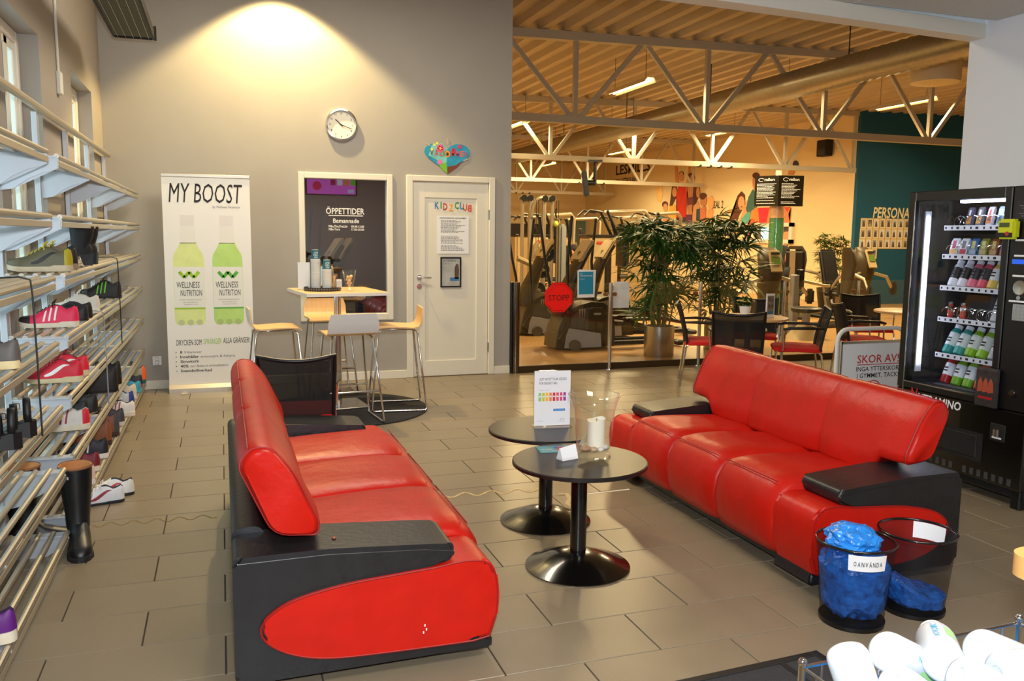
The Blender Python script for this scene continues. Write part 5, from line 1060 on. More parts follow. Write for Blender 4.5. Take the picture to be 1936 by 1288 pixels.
def stackmachine(loc, rz, label, k=0):
    t = thing('strength_machine', label, 'exercise machine', loc, rz, 'strength machines')
    MB().b2((-.27, -.2, .05), (.27, .2, 1.52), .05, 3).out('weight_cover', M['gm_be'], t); MB().b2((-.29, -.22, 1.5), (.29, .22, 1.54), .01).out('cover_cap', M['gm_dk'], t)
    MB().b2((-.08, -.215, 1.36), (.08, -.2, 1.41), .01).out('red_badge', mat('badge_red', (190, 60, 40), .5), t, 0); MB().b2((.1, -.215, .4), (.22, -.2, 1.25), .02).out('stack_window', M['gm_dk'], t, 0)
    MB().tube([(.25, -.1, .06), (.9, -.1, .06), (1.0, -.1, .1), (1.05, -.1, 1.9), (.95, -.1, 2.0), (.1, -.1, 1.95)], .035, 8).out('frame_tube', M['gm_st'], t, 60)
    for y in (-.25, .05): MB().tube([(.0, y, 1.95), (-.25, y, 1.98), (-.36, y, 1.88)], .02, 8).out('grip_bar', M['blackp'], t); MB().tube([(.1, y, 1.98), (.35, y, 1.5)], .03, 8).out('lever', M['blackp'], t)
    MB().b2((.45, -.28, .9), (.58, .12, 1.75), .05, 3).out('back_pad', M['blackl'], t); MB().b2((.1, -.3, .5), (.5, .14, .6), .04, 3).out('seat_pad', M['blackl'], t); MB().cyl((.3, -.08, .02), (.3, -.08, .5), .04, n=10).out('seat_post', M['gm_st'], t)
    return t
p = ay(1126, 500, 14.6); stackmachine((p.x, 14.6, 0), 0, 'beige weight stack machine with red badge behind the trainers')
p = ay(1010, 500, 17.5); stackmachine((p.x, 17.5, 0), .3, 'beige strength machine far behind the cable tower')
for px_, Y_q, rz_, lb in ((985, 20.0, .2, 'strength machine far back at the left wall edge of the gym'), (1060, 21.5, -.3, 'strength machine far back, right of the cable tower'), (1150, 18.5, .5, 'strength machine behind the beige weight stack machine')): p = ay(px_, 500, Y_q); stackmachine((p.x, Y_q, 0), rz_, lb)
p = ay(1005, 442, 30.9); o = MB().b2((-1.3, -.05, -.38), (1.3, 0, .38), .01).out('dark_board', M['gm_dk'], None, 0, loc=(p.x, 30.98, p.z)); tag(o, 'long dark board on the far gym wall behind the cable tower', 'board')
p = ay(1225, 500, 15.0); stackmachine((p.x, 15.2, 0), .4, 'beige strength machine hidden behind the first palm')
def circuit(loc, rz, label, pad=True):
    t = thing('circuit_machine', label, 'exercise machine', loc, rz, 'circuit training machines')     # faces -y
    rings = []
    for z, y, w, d in ((.02, .12, .16, .2), (.25, .1, .13, .17), (.55, .06, .14, .15), (.85, .0, .19, .15), (1.08, -.04, .22, .14), (1.25, .04, .2, .12), (1.36, .10, .13, .06)): rings.append([(w*math.cos(a), y+d*math.sin(a), z) for a in [2*PI*k/18 for k in range(18)]])
    MB().loft(rings).out('column', M['gm_ol'], t, 60)
    MB().box((0, -.15, 1.15), (.2, .03, .36), (R(-22), 0, 0), .012, 2).out('console', M['gm_be'], t); MB().box((0, -.172, 1.16), (.14, .008, .12), (R(-22), 0, 0)).out('screen', M['lcd'], t, 0); MB().box((0, -.137, 1.27), (.14, .02, .035), (R(-22), 0, 0)).out('card_slot', M['gm_dk'], t, 0); MB().box((0, -.2, 1.03), (.03, .012, .03), (R(-22), 0, 0)).out('button', M['gm_dk'], t, 0)
    MB().b2((-.35, -.15, 0), (.35, 1.1, .06), .02).out('base', M['gm_dk'], t)
    for s in (-1, 1): MB().tube([(s*.12, -.05, .9), (s*.42, -.15, .82), (s*.62, -.1, .62)], .03, 8).out('arm', M['gm_st'], t); MB().b2((s*.66-.06, -.16, .48), (s*.66+.06, -.04, .72), .03, 2).out('arm_pad', M['blackl'], t)
    if pad:
        MB().box((0, .85, .95), (.42, .1, .72), (R(-14), 0, 0), .05, 3).out('back_pad', M['blackl'], t); MB().box((0, .96, .72), (.1, .06, 1.2), (R(-14), 0, 0), .01).out('pad_post', M['gm_st'], t, 0); MB().b2((-.22, .3, .42), (.22, .78, .52), .04, 3).out('seat_pad', M['blackl'], t); MB().b2((-.05, .5, .05), (.05, .6, .43)).out('seat_post', M['gm_st'], t, 0)
    return t
p = ay(1456, 500, 11.2); circuit((p.x, 11.2, 0), -.1, 'circuit machine with cream console right of the second palm', False)
p = ay(1499, 600, 10.9); t = thing('pad_post', 'grey steel post with a black upright pad behind the round stool', 'exercise machine', (p.x, 10.9, 0)); MB().b2((-.055, -.05, 0), (.055, .05, .95), .012).out('post', M['gm_gr'], t, 0); MB().b2((.02, -.06, .72), (.16, .06, 1.06), .04, 3).out('pad', M['blackl'], t); MB().b2((-.25, -.2, 0), (.3, .2, .04), .01).out('base', M['gm_dk'], t); MB().tube([(.1, 0, .86), (.5, -.05, .78), (.62, -.05, .77)], .022, 8).out('grip', M['gm_st'], t)
p = ay(1503, 500, 14.0); circuit((p.x, 14.0, 0), PI-.7, 'circuit machine seen from behind, between water column and fig tree')
p = ay(1604, 500, 12.0); o = circuit((p.x, 12.0, 0), PI/2+.2, 'flared circuit machine in front of the teal wall edge', False); o.scale = (.62, .62, 1)
p = ay(1664, 500, 12.2); circuit((p.x, 12.6, 0), .1, 'circuit machine with cream console below the framed portraits')
t = thing('round_stool', 'low round dark padded stool behind the glass right of the cafe chairs', 'stool', (8.34, 10.55, 0)); MB().lathe([(.2, .40), (.225, .42), (.225, .46), (.2, .475)], n=30).out('seat', M['blackl'], t); MB().cyl((0, 0, .05), (0, 0, .4), .06, n=14).out('column', M['gm_gr'], t); MB().lathe([(.3, 0), (.26, .06), (.12, .2), (.07, .25)], n=24).out('base', M['gm_be'], t)
# bright green water column with two black info boards
p = ay(1469, 400, 12.0); wc = thing('water_column', 'clear column of green bubbling water under the black info boards', 'column', (p.x, 12.0, 0))
MB().lathe([(.118, .12), (.118, 1.84)], n=32).out('green_water', mat('green_water', (66, 124, 84), .12, noise=.3, ns=9, stretch=(6, 6, .7), coat=1.), wc); MB().lathe([(.122, 1.84), (.122, 2.5)], n=32).out('upper_tube', mat('peach_tube', (206, 160, 120), .15, coat=1.), wc); MB().lathe([(.2, 0), (.2, .1), (.14, .13)], n=32).out('base', M['gm_dk'], wc); MB().cyl((0, 0, 2.5), (0, 0, 2.62), .05, n=12).out('top_cap', M['truss'], wc)
ib = thing('info_board', 'two black info boards meeting in a corner on top of the water column', 'sign', (p.x-.10, 11.84, 2.28), -.63)
for s, nm in ((-1, 'L'), (1, 'R')):
    an = s*.42; c_, s_ = math.cos(an), math.sin(an); bd = bpy.data.objects.new('board', None); 
    o = MB().b2((0 if s > 0 else -.42, -.008, -.25), (.42 if s > 0 else 0, .008, .25)).out('board', M['blackm'], ib, 0, rot=(0, 0, an)); bpy.data.objects.remove(bd)
    x0 = .04 if s > 0 else -.38; text('milon', (x0+.13, -.0095, .165), .05, M['paper'], o, width=.17); MB().tube([(x0+.07+.045*math.cos(a), -.0095, .185+.026*math.sin(a)) for a in [.4+2*PI*k/16*.85 for k in range(16)]], .004, 4).out('ring_emblem', M['paper'], o, 0)
    lines(o, x0, x0+.34, -.22, .12, 15, -.0088, M['paper'], 3+s, .35)
MB().b2((-.12, .1, -.05), (.12, .2, .05)).out('mount', M['gm_dk'], ib, 0)
# hanging screen, loudspeakers
t = thing('hanging_screen', 'black television hung from a ceiling post beside the far mural', 'television', (7.02, 15.6, 2.98), -.40); MB().cyl((.06, 0, -.42), (.06, 0, 0), .035, n=12).out('post', M['blackp'], t); MB().b2((-.08, -.1, -.01), (.2, .1, .03)).out('ceiling_plate', M['blackp'], t, 0)
MB().box((-.13, 0, -.45), (.10, .8, .5), (0, R(-8), 0), .02, 2).out('television_body', M['blackp'], t); MB().box((-.184, 0, -.457), (.006, .74, .42), (0, R(-8), 0)).out('screen', M['blackm'], t, 0); MB().cyl((-.1, 0, -.42), (.07, 0, -.42), .06, n=14).out('tilt_joint', M['blackp'], t)
for (x, y, z), lab in (((13.55, 16.8, 3.63), 'black wall loudspeaker near the teal wall corner'), ((ay(1147, 333, 30.8).x, 30.8, ay(1147, 333, 30.8).z), 'black wall loudspeaker on the far gym wall')):
    t = thing('loudspeaker', lab, 'loudspeaker', (x, y, z)); MB().box((0, 0, 0), (.2, .36, .38) if x > 13 else (.42, .2, .42), None, .02).out('cabinet', M['blackmat'], t); MB().box((-.103 if x > 13 else 0, 0 if x > 13 else -.103, 0), (.008, .3, .32) if x > 13 else (.36, .008, .36)).out('grille', M['blackp'], t, 0); MB().cyl((.0, 0, 0), (.16, 0, .0) if x > 13 else (0, .26, 0), .03, n=8).out('bracket', M['gm_dk'], t)
# writing and mural on the yellow wall (x = 13.7), portraits on the teal wall (y = 15.8)
MX = 13.692
o = text('LESMILLS', (MX, 28.3, 3.74), .34, M['ink'], None, WESTROT, 2.6, bold=.02, name='wall_lettering'); tag(o, 'large black wall lettering high on the yellow mural wall', 'lettering')
o = text('FOR A FITTER PLANET', (MX, 28.3, 3.40), .2, M['ink'], None, WESTROT, 1.7, bold=.01, name='wall_lettering'); tag(o, 'small black wall lettering under the large lettering', 'lettering')
o = text('SAL 2', (MX, 21.72, 2.36), .22, M['ink'], None, WESTROT, .5, shear=.1, bold=.01, name='wall_lettering'); tag(o, 'black room name lettering between the two mural groups', 'lettering')
def crop(P): return [(1240+a/6.914, 280+b/6.914) for a, b in P]
def ell(cx, cy, rx, ry, n=14): return [(cx+rx*math.cos(2*PI*k/n), cy+ry*math.sin(2*PI*k/n)) for k in range(n)]
def mural(name, label, shapes):
    pts = [ax(x, y, MX) for _, P in shapes for x, y in crop(P)]; cy_ = sum(p.y for p in pts)/len(pts); cz_ = sum(p.z for p in pts)/len(pts); t = thing(name, label, 'mural', (MX, cy_, cz_))
    for k, (c, P) in enumerate(shapes):
        Q = [ax(x, y, MX) for x, y in crop(P)]; MB().prism([(q.y-cy_, q.z-cz_) for q in Q], -.002-.0012*k, -.0, 'yz').out('printed_shape', mat('mural_%d_%d_%d' % c, c, .8, noise=.12, ns=3), t, 0)
SK = (206, 150, 104); SK2 = (190, 130, 92); HR = (92, 48, 30)
mural('wall_mural', 'far wall mural of a raised-arm group, one in a red vest', [
 ((238, 196, 130), ell(45, 590, 45, 120)), (HR, ell(120, 740, 40, 45)), (SK, ell(125, 780, 30, 55)), (SK, [(90, 840), (160, 840), (150, 960), (90, 960)]),
 (HR, [(205, 560), (215, 490), (265, 480), (280, 540), (270, 640), (210, 760), (175, 800)]), (SK, ell(245, 575, 30, 65)), ((226, 176, 80), [(180, 760), (270, 740), (265, 970), (150, 970)]),
 (SK, [(250, 240), (282, 240), (300, 440), (330, 500), (290, 520), (255, 430)]), (SK, [(430, 240), (458, 240), (440, 380), (410, 460), (400, 440)]), (HR, ell(338, 340, 32, 36)), (SK, ell(338, 375, 32, 62)),
 (SK, [(300, 480), (390, 470), (420, 560), (400, 600), (290, 600)]), ((200, 44, 20), [(300, 495), (330, 480), (350, 500), (390, 480), (410, 560), (405, 700), (395, 910), (280, 910), (285, 700), (270, 620)]), ((74, 40, 70), [(275, 905), (400, 905), (395, 985), (268, 985)]),
 (SK2, [(415, 500), (500, 480), (490, 640), (485, 870), (420, 870), (430, 640)]), (HR, ell(465, 385, 48, 62)), (SK2, ell(480, 410, 26, 60)), ((120, 56, 70), [(420, 650), (492, 640), (492, 740), (425, 745)]), ((96, 50, 84), [(398, 870), (476, 870), (470, 1160), (398, 1160)]),
 (HR, [(500, 500), (540, 480), (576, 510), (560, 640), (510, 760), (505, 880), (480, 820)]), (SK, ell(558, 580, 22, 70)), (SK, [(500, 760), (560, 700), (580, 800), (560, 960), (490, 960)]), ((46, 72, 84), [(540, 800), (590, 790), (588, 950), (535, 950)]),
 (SK2, ell(627, 680, 42, 88)), (HR, ell(622, 630, 42, 45)), ((200, 120, 84), [(590, 780), (660, 770), (655, 960), (588, 960)]), ((224, 170, 110), ell(726, 715, 36, 90)), ((220, 160, 104), [(690, 800), (750, 800), (745, 960), (680, 960)])])
mural('wall_mural', 'near wall mural of a smiling long haired woman and orange figures', [
 ((222, 150, 86), [(880, 870), (990, 800), (1000, 830), (890, 890)]), (SK, [(1180, 700), (1240, 620), (1270, 700), (1250, 800), (1120, 1000), (1080, 980)]),
 (HR, [(1070, 620), (1120, 565), (1165, 610), (1170, 740), (1090, 880), (1060, 970), (940, 990), (1010, 860), (1050, 740)]), (SK, ell(1120, 720, 44, 92)), ((150, 60, 50), ell(1122, 765, 16, 8)),
 (SK2, ell(1305, 450, 40, 110)), (HR, ell(1310, 360, 46, 40)), (SK2, [(1250, 560), (1330, 540), (1330, 760), (1250, 760)]), ((56, 96, 92), [(1215, 640), (1270, 540), (1330, 600), (1330, 760), (1280, 800), (1215, 880), (1180, 800)]), ((80, 160, 150), [(1190, 850), (1240, 830), (1230, 930), (1170, 1000), (1120, 1010), (1120, 930)]),
 ((232, 120, 56), [(1250, 830), (1310, 780), (1500, 775), (1500, 985), (1240, 985)]), ((196, 40, 60), [(1340, 780), (1490, 776), (1450, 985), (1360, 985)]), ((214, 84, 40), [(1215, 990), (1240, 930), (1290, 930), (1320, 990), (1290, 1050), (1280, 1200), (1190, 1170)]), ((226, 130, 84), [(1660, 770), (1770, 780), (1740, 860), (1755, 975), (1660, 985)]), ((200, 60, 50), [(1680, 770), (1760, 770), (1730, 840)]),
 ((52, 52, 84), ell(1830, 220, 34, 56)), (SK2, [(1760, 260), (1830, 270), (1800, 350), (1730, 350)]), ((240, 150, 110), [(1660, 1100), (1740, 1090), (1730, 1240), (1650, 1240)])])
wq = [ax(x, y, MX) for x, y in crop([(1280, 985), (1810, 985), (1810, 1240), (1280, 1240)])]; ya, yb = wq[1].y, wq[0].y; za, zb = min(q.z for q in wq), max(q.z for q in wq)
w5 = MB()
for lo, hi in (((ya, za), (ya+.12, zb)), ((yb-.12, za), (yb, zb)), ((ya, zb-.1), (yb, zb)), ((ya, za), (yb, za+.1))): w5.b2((13.62, lo[0], lo[1]), (13.70, hi[0], hi[1]))
w5 = struct(w5.out('window_5', M['whitewood'], ang=0)); w5['label'] = 'interior window of the side room, lit pale cyan'
for y0, y1, m_ in ((yb-.35, yb-.12, mat('side_room_grey', (110, 92, 76), .7)), (yb-1.05, yb-.35, mat('lit_cyan', (180, 236, 232), .5, emit=(170, 240, 236), es=1.1)), (ya+.75, yb-1.05, mat('lit_green', (120, 210, 180), .5, emit=(110, 206, 180), es=.7)), (ya+.12, ya+.75, mat('side_room_dark', (70, 64, 52), .6))): MB().b2((13.68, y0, za+.1), (13.69, y1, zb-.1)).out('pane', m_, w5, ang=0)
o = text('PERSONAL', (14.18, 15.792, 2.0), .25, mat('cream_letters', (236, 226, 190), .6), None, width=1.17, shear=.14, bold=.02, name='wall_lettering'); tag(o, 'cream capital lettering on the teal wall above the portraits', 'lettering')
phm = [mat('portrait_%d' % k, c, .4, noise=.3, ns=9) for k, c in enumerate(((190, 200, 210), (170, 160, 146), (96, 84, 76), (216, 222, 230), (150, 156, 168)))]
fm_ = MB()
for lo, hi in (((-.082, -.115), (-.066, .115)), ((.066, -.115), (.082, .115)), ((-.066, .098), (.066, .115)), ((-.066, -.115), (.066, -.098))): fm_.b2((lo[0], -.015, lo[1]), (hi[0], 0, hi[1]))
fmm = fm_.mesh('frame', mat('cream_frame', (226, 206, 160), .5), 0); mtm = MB().b2((-.068, -.006, -.1), (.068, -.001, .1)).mesh('photo_mount', mat('photo_mount', (240, 234, 222), .6), 0)
RN = ['top', 'second', 'third', 'lowest']; CN = ['first', 'second', 'third', 'fourth', 'fifth', 'sixth', 'seventh', 'eighth']; rnd_ = random.Random(8)
for r_ in range(4):
    for k in (range(8) if r_ < 3 else (1, 2)):
        t = thing('portrait_frame', 'cream framed portrait, %s from the left in the %s row on the teal wall' % (CN[k], RN[r_]), 'picture frame', (13.93+.178*k-.006*r_, 15.797, 1.87-.232*r_), 0, 'framed portraits on the teal wall')
        put(fmm, 'frame', t); put(mtm, 'photo_mount', t); m_ = phm[rnd_.randrange(5)]
        MB().b2((-.05, -.0085, -.08), (.05, -.006, .08)).out('photo', m_, t, 0); d_ = phm[2] if m_ != phm[2] else phm[1]
        MB().prism([(-.04, -.08), (-.03, -.02), (-.012, .0), (-.018, .03), (0, .055), (.018, .03), (.012, .0), (.03, -.02), (.04, -.08)], -.0095, -.008, 'xz').out('portrait', d_, t, 0)
p = ay(1094, 438, 30.97); o = MB().b2((-.55, -.03, -.42), (.55, 0, .42), .01).out('notice_board', mat('grey_blue_board', (96, 124, 124), .5), None, 0, loc=(p.x, 30.99, p.z)); tag(o, 'grey blue panel on the far yellow wall of the gym', 'board')
# ---------------------------------------------------------------- people
def grow(name, verts, edges, radii, m, parent, root=0, sub=2):
    me = bpy.data.meshes.new(name); me.from_pydata(verts, edges, []); o = bpy.data.objects.new(name, me); C.objects.link(o)
    sk = o.modifiers.new('skin', 'SKIN'); sk.use_smooth_shade = True; o.modifiers.new('sub', 'SUBSURF').levels = sub
    for i, r_ in enumerate(radii): me.skin_vertices[0].data[i].radius = (r_, r_) if not isinstance(r_, tuple) else r_
    me.skin_vertices[0].data[root].use_root = True
    bpy.context.view_layer.update(); dg = bpy.context.evaluated_depsgraph_get(); m2 = bpy.data.meshes.new_from_object(o.evaluated_get(dg)); bpy.data.objects.remove(o)
    m2.materials.clear(); m2.materials.append(m); m2.polygons.foreach_set('use_smooth', [True]*len(m2.polygons)); return put(m2, name, parent)
def person(loc, rz, label, seated, shirt, lower):           # faces +x
    t = thing('person', label, 'person', loc, rz); h = .50 if seated else .92
    V = [(0, 0, h)]; E_ = []; Rr = [(.14, .11)]
    def chain(start, pts):
        k = start
        for p, r_ in pts: V.append(p); Rr.append(r_); E_.append((k, len(V)-1)); k = len(V)-1
        return k
    chest = chain(0, [((.01, 0, h+.14), (.13, .1)), ((.03, 0, h+.30), (.15, .105)), ((.03, 0, h+.42), (.15, .10)), ((.03, 0, h+.50), (.07, .065))]); sh = chest-1
    chain(chest, [((.045, 0, h+.56), .05), ((.065, 0, h+.64), (.075, .085)), ((.07, 0, h+.73), (.078, .09)), ((.06, 0, h+.80), (.05, .06))])
    for s in (-1, 1):
        chain(sh, [((.02, s*.19, h+.43), .055), ((.10 if seated else .03, s*.25, h+.16), .042), ((.34 if seated else .16, s*.22, h+.12 if seated else h-.05), .033), ((.44 if seated else .22, s*.20, h+.13 if seated else h-.12), .028)])
        hp_ = (.0, s*.10, h-.03)
        if seated: chain(0, [(hp_, .09), ((.42, s*.14, h-.02), .065), ((.46, s*.14, .08), .042), ((.48, s*.14, .045), .038), ((.64, s*.15, .03), .03)])
        else: chain(0, [(hp_, .095), ((.02, s*.11, .50), .065), ((.0, s*.12, .09), .042), ((.02, s*.12, .045), .038), ((.17, s*.13, .03), .03)])
    grow('body', V, E_, Rr, M['skin'], t)
    for s in (-1, 1):      # hands: palm rooted fingers
        hx, hz = (.44, h+.13) if seated else (.22, h-.12)
        for k in range(5): grow('finger' if k < 4 else 'thumb', [(hx, s*.20, hz), (hx+.05, s*.20+(k-1.5)*.018, hz+.01), (hx+.085, s*.20+(k-1.5)*.02, hz-.01), (hx+.095, s*.20+(k-1.5)*.02, hz-.035)] if k < 4 else [(hx, s*.20, hz), (hx+.03, s*.165, hz+.01), (hx+.06, s*.155, hz)], [(0, 1), (1, 2), (2, 3)] if k < 4 else [(0, 1), (1, 2)], [.014, .011, .009, .008][:4 if k < 4 else 3], M['skin'], t, 0, 1)
    grow('shirt', [(0, 0, h-.02), (.01, 0, h+.14), (.03, 0, h+.30), (.03, 0, h+.42), (.03, 0, h+.475), (.02, .19, h+.43), (.05, .235, h+.28), (.02, -.19, h+.43), (.05, -.235, h+.28)], [(0, 1), (1, 2), (2, 3), (3, 4), (3, 5), (5, 6), (3, 7), (7, 8)], [(.155, .125), (.145, .115), (.165, .12), (.165, .115), (.085, .075), .07, .062, .07, .062], shirt, t)
    if seated: grow('shorts', [(0, 0, h), (0, .1, h-.03), (.30, .13, h-.015), (0, -.1, h-.03), (.30, -.13, h-.015)], [(0, 1), (1, 2), (0, 3), (3, 4)], [(.15, .12), .1, .085, .1, .085], lower, t)
    else: grow('trousers', [(0, 0, h), (0, .1, h-.03), (.02, .11, .5), (.0, .12, .1), (0, -.1, h-.03), (.02, -.11, .5), (0, -.12, .1)], [(0, 1), (1, 2), (2, 3), (0, 4), (4, 5), (5, 6)], [(.15, .12), .105, .08, .06, .105, .08, .06], lower, t)
    hb = MB(); hb.ball((.045, 0, h+.745), (.092, .082, .095), 16, 10); hb.ball((.0, 0, h+.69), (.055, .07, .07), 12, 8); hb.out('hair', M['hair'], t, 60)
    MB().loft([[(.135, -.012, h+.70), (.135, .012, h+.70), (.135, .0, h+.69)], [(.165, -.014, h+.67), (.165, .014, h+.67), (.15, 0, h+.66)], [(.13, -.01, h+.66), (.13, .01, h+.66), (.13, 0, h+.655)]]).out('nose', M['skin'], t)
    for s in (-1, 1): MB().ball((.138, s*.03, h+.70), (.012, .014, .009), 8, 6).out('eye', M['ink'], t); MB().ball((.06, s*.085, h+.68), (.022, .012, .03), 8, 6).out('ear', M['skin'], t)
    MB().b2((.13, -.025, h+.625), (.146, .025, h+.633), .003).out('mouth', mat('lips', (150, 70, 64), .5), t); return t
p = ay(1084, 470, 14.0); person((p.x, 13.9, .03), PI-.25, 'person with short dark hair and black shirt seated behind the elliptical trainer', True, M['shirtb'], M['shorts'])
tag(MB().b2((p.x-.2, 13.7, 0), (p.x+.5, 14.1, .52), .04, 2).out('bench', M['blackl']), 'black padded bench the seated person sits on', 'bench')
p = ay(1462, 470, 13.0); person((p.x-.05, 12.75, 0), PI/2+.5, 'person in a black shirt standing behind the green water column', False, M['shirtb'], mat('dark_trousers', (30, 30, 36), .85))
# ================================================================ VENDING MACHINE
VX, Y0, Y1 = 4.15, 3.35, 4.29     # front plane, near side, far side
vm = thing('vending_machine', 'tall black glass fronted vending machine against the right wall', 'vending machine', (VX, Y0, 0))
def V3(p): return (p[0]-VX, p[1]-Y0, p[2])
def vb(name, lo, hi, m, bev=0., label=None, ang=0): return MB().b2(V3(lo), V3(hi), bev).out(name, m, vm, ang, label)
g_ = M['blackp']; dk = mat('vending_inside', (40, 42, 46), .5)
c = MB()
for lo, hi in (((4.86, Y0, .12), (4.95, Y1, 1.80)), ((VX, Y1-.05, .12), (4.95, Y1, 1.80)), ((VX+.02, Y0, .12), (4.95, Y0+.20, 1.80)), ((VX+.02, Y0, 1.745), (4.95, Y1, 1.80)), ((VX+.02, Y0, .12), (4.95, Y1, .585))): c.b2(V3(lo), V3(hi))
c.out('cabinet', g_, vm, 0)
vb('inner_back', (4.80, Y0+.2, .5), (4.86, Y1-.05, 1.745), dk); vb('inner_side', (4.2, Y1-.06, .5), (4.86, Y1-.05, 1.745), dk); vb('inner_floor', (4.2, Y0+.2, .585), (4.86, Y1-.05, .59), dk)
for lo, hi in (((VX-.02, Y1-.055, .56), (VX+.02, Y1, 1.80)), ((VX-.02, Y0+.20, .56), (VX+.02, Y0+.245, 1.80)), ((VX-.02, Y0+.245, 1.74), (VX+.02, Y1-.055, 1.80)), ((VX-.02, Y0+.245, .56), (VX+.02, Y1-.055, .60))): vb('door_frame', lo, hi, g_, .004)
vb('glass_front', (VX-.006, Y0+.245, .60), (VX, Y1-.055, 1.74), M['vglass'])
vb('control_column', (VX-.015, Y0, .56), (VX+.02, Y0+.195, 1.80), g_, .004); vb('lower_door', (VX-.02, Y0, .12), (VX+.02, Y1, .555), M['blackm'], .006)
vb('delivery_flap', (VX-.028, Y0+.30, .24), (VX-.018, Y0+.72, .37), mat('flap_dark', (30, 32, 36), .3), .003); vb('flap_recess', (VX-.024, Y0+.26, .22), (VX-.019, Y0+.76, .39), M['blackmat'])
vb('chrome_edge', (VX-.024, Y0+.245, .60), (VX-.019, Y1-.05, .607), M['chrome']); vb('chrome_edge', (VX-.024, Y1-.058, .52), (VX-.019, Y1-.053, 1.74), M['chrome'])
for k in range(14):
    if k != 7: vb('vent_slot', (VX-.0225, Y0+.06+.05*k, .135), (VX-.0195, Y0+.085+.05*k, .175), mat('vent_grey', (60, 60, 62), .5))
vb('kick_plinth', (VX+.03, Y0+.02, .06), (4.9, Y1-.02, .12), M['blackmat'])
for y in (Y0+.03, Y1-.09): vb('leg', (VX+.02, y, 0), (VX+.09, y+.06, .12), g_, .006)
for y in (Y0+.03, Y1-.09): vb('leg', (4.82, y, 0), (4.89, y+.06, .12), g_, .006)
vb('led_strip', (4.22, Y1-.08, .71), (4.232, Y1-.068, 1.645), M['led']); vb('led_housing', (4.205, Y1-.068, .66), (4.25, Y1-.06, 1.68), M['white'])
o = text('N', (-.0205, Y1-.115-Y0, .49), .085, mat('logo_red', (210, 26, 30), .5), vm, WESTROT, .06, shear=.2); o = text('UTRAMINO', (-.0205, Y1-.18-Y0, .492), .052, M['paper'], vm, WESTROT, .33, shear=.12, bold=.02)
# control panel
YC = Y0+.10
vb('info_panel', (VX-.018, Y0+.03, 1.62), (VX-.014, Y0+.17, 1.72), mat('panel_dark', (28, 28, 32), .5)); lines_ = [vb('print_line', (VX-.0188, Y0+.05, 1.69-.014*k), (VX-.0178, Y0+.05+.1*(1-.13*(k % 3)), 1.694-.014*k), M['inkg']) for k in range(5)]
pt_ = thing('card_reader', 'yellow contactless card reader on the vending machine front', 'card reader', (VX-.015, 3.545, 1.565))
mb = MB().b2((-.05, -.062, -.055), (0, .05, .055), .012, 2); mb.out('reader_body', mat('reader_yellow', (206, 214, 30), .45), pt_); MB().b2((-.052, -.03, .01), (-.048, .032, .035)).out('display', mat('reader_display', (70, 84, 40), .3), pt_, 0); MB().b2((-.052, -.05, -.045), (-.048, .045, -.02)).out('slot_panel', M['blackp'], pt_, 0); MB().cyl((-.053, -.02, -.025), (-.049, -.02, -.025), .012, n=12).out('red_button', mat('reader_red', (190, 40, 40), .5), pt_)
vb('label_strip', (VX-.018, Y0+.05, 1.50), (VX-.014, Y0+.16, 1.51), M['paper']); vb('display', (VX-.018, Y0+.04, 1.375), (VX-.014, Y0+.17, 1.40), mat('display_blue', (20, 50, 110), .3, emit=(30, 90, 220), es=.8)); vb('label_strip', (VX-.018, Y0+.05, 1.415), (VX-.014, Y0+.16, 1.425), M['paper']); vb('label_strip', (VX-.018, Y0+.05, 1.305), (VX-.014, Y0+.16, 1.315), M['paper']); vb('label_strip', (VX-.018, Y0+.06, 1.165), (VX-.014, Y0+.17, 1.175), M['paper'])
MxW = Matrix.Rotation(-PI/2, 3, 'Y')
MB().lathe([(.0, .0), (.02, .002), (.038, .004), (.042, .0), (.042, -.004)], V3((VX-.018, YC+.01, 1.245)), 24, MxW).out('coin_return_dial', M['steel'], vm); MB().lathe([(.012, .006), (.012, 0)], V3((VX-.016, YC+.01, 1.19)), 14, MxW).out('lock', M['steel'], vm)
vb('keypad', (VX-.02, Y0+.06, 1.065), (VX-.014, Y0+.14, 1.155), M['steel'])
for a in range(3):
    for b in range(4): vb('key', (VX-.023, Y0+.067+.025*a, 1.072+.0205*b), (VX-.0195, Y0+.083+.025*a, 1.086+.0205*b), M['gm_gr'])
MB().lathe([(.016, .01), (.018, .0)], V3((VX-.018, Y0+.10, .66)), 14, MxW).out('door_lock', M['chrome'], vm)
vb('coin_tray', (VX-.024, Y0+.12, .37), (VX-.014, Y0+.22, .47), M['blackmat'], .004); MB().cyl(V3((VX-.03, Y0+.17, .44)), V3((VX-.03, Y0+.17, .40)), .018, n=10).out('coin_hook', M['steel'], vm); vb('label_strip', (VX-.026, Y0+.14, .385), (VX-.0235, Y0+.20, .395), M['paper'])
lh = thing('leaflet_holder', 'clear plastic leaflet holder stuck on the vending machine glass', 'leaflet holder', (VX-.02, 3.60, .555)); MB().b2((-.03, -.075, 0), (-.027, .075, .21)).out('front_sheet', M['acryl'], lh, 0); MB().b2((-.03, -.075, 0), (-.0, .075, .003)).out('holder_floor', M['acryl'], lh, 0); MB().b2((-.003, -.075, 0), (0, .075, .23)).out('back_sheet', M['acryl'], lh, 0)
lf2 = MB().b2((-.022, -.07, .004), (-.006, .07, .225)).out('leaflet', mat('leaflet_dark', (60, 56, 56), .6, noise=.3, ns=20), lh, 0)
for k in range(3): MB().prism([(-.05+.035*k, .09), (-.045+.035*k, .14), (-.03+.035*k, .17), (-.015+.035*k, .14), (-.012+.035*k, .08)], -.0235, -.0215, 'yz').out('printed_figure', mat('leaflet_orange', (196, 90, 60), .6), lf2, 0)
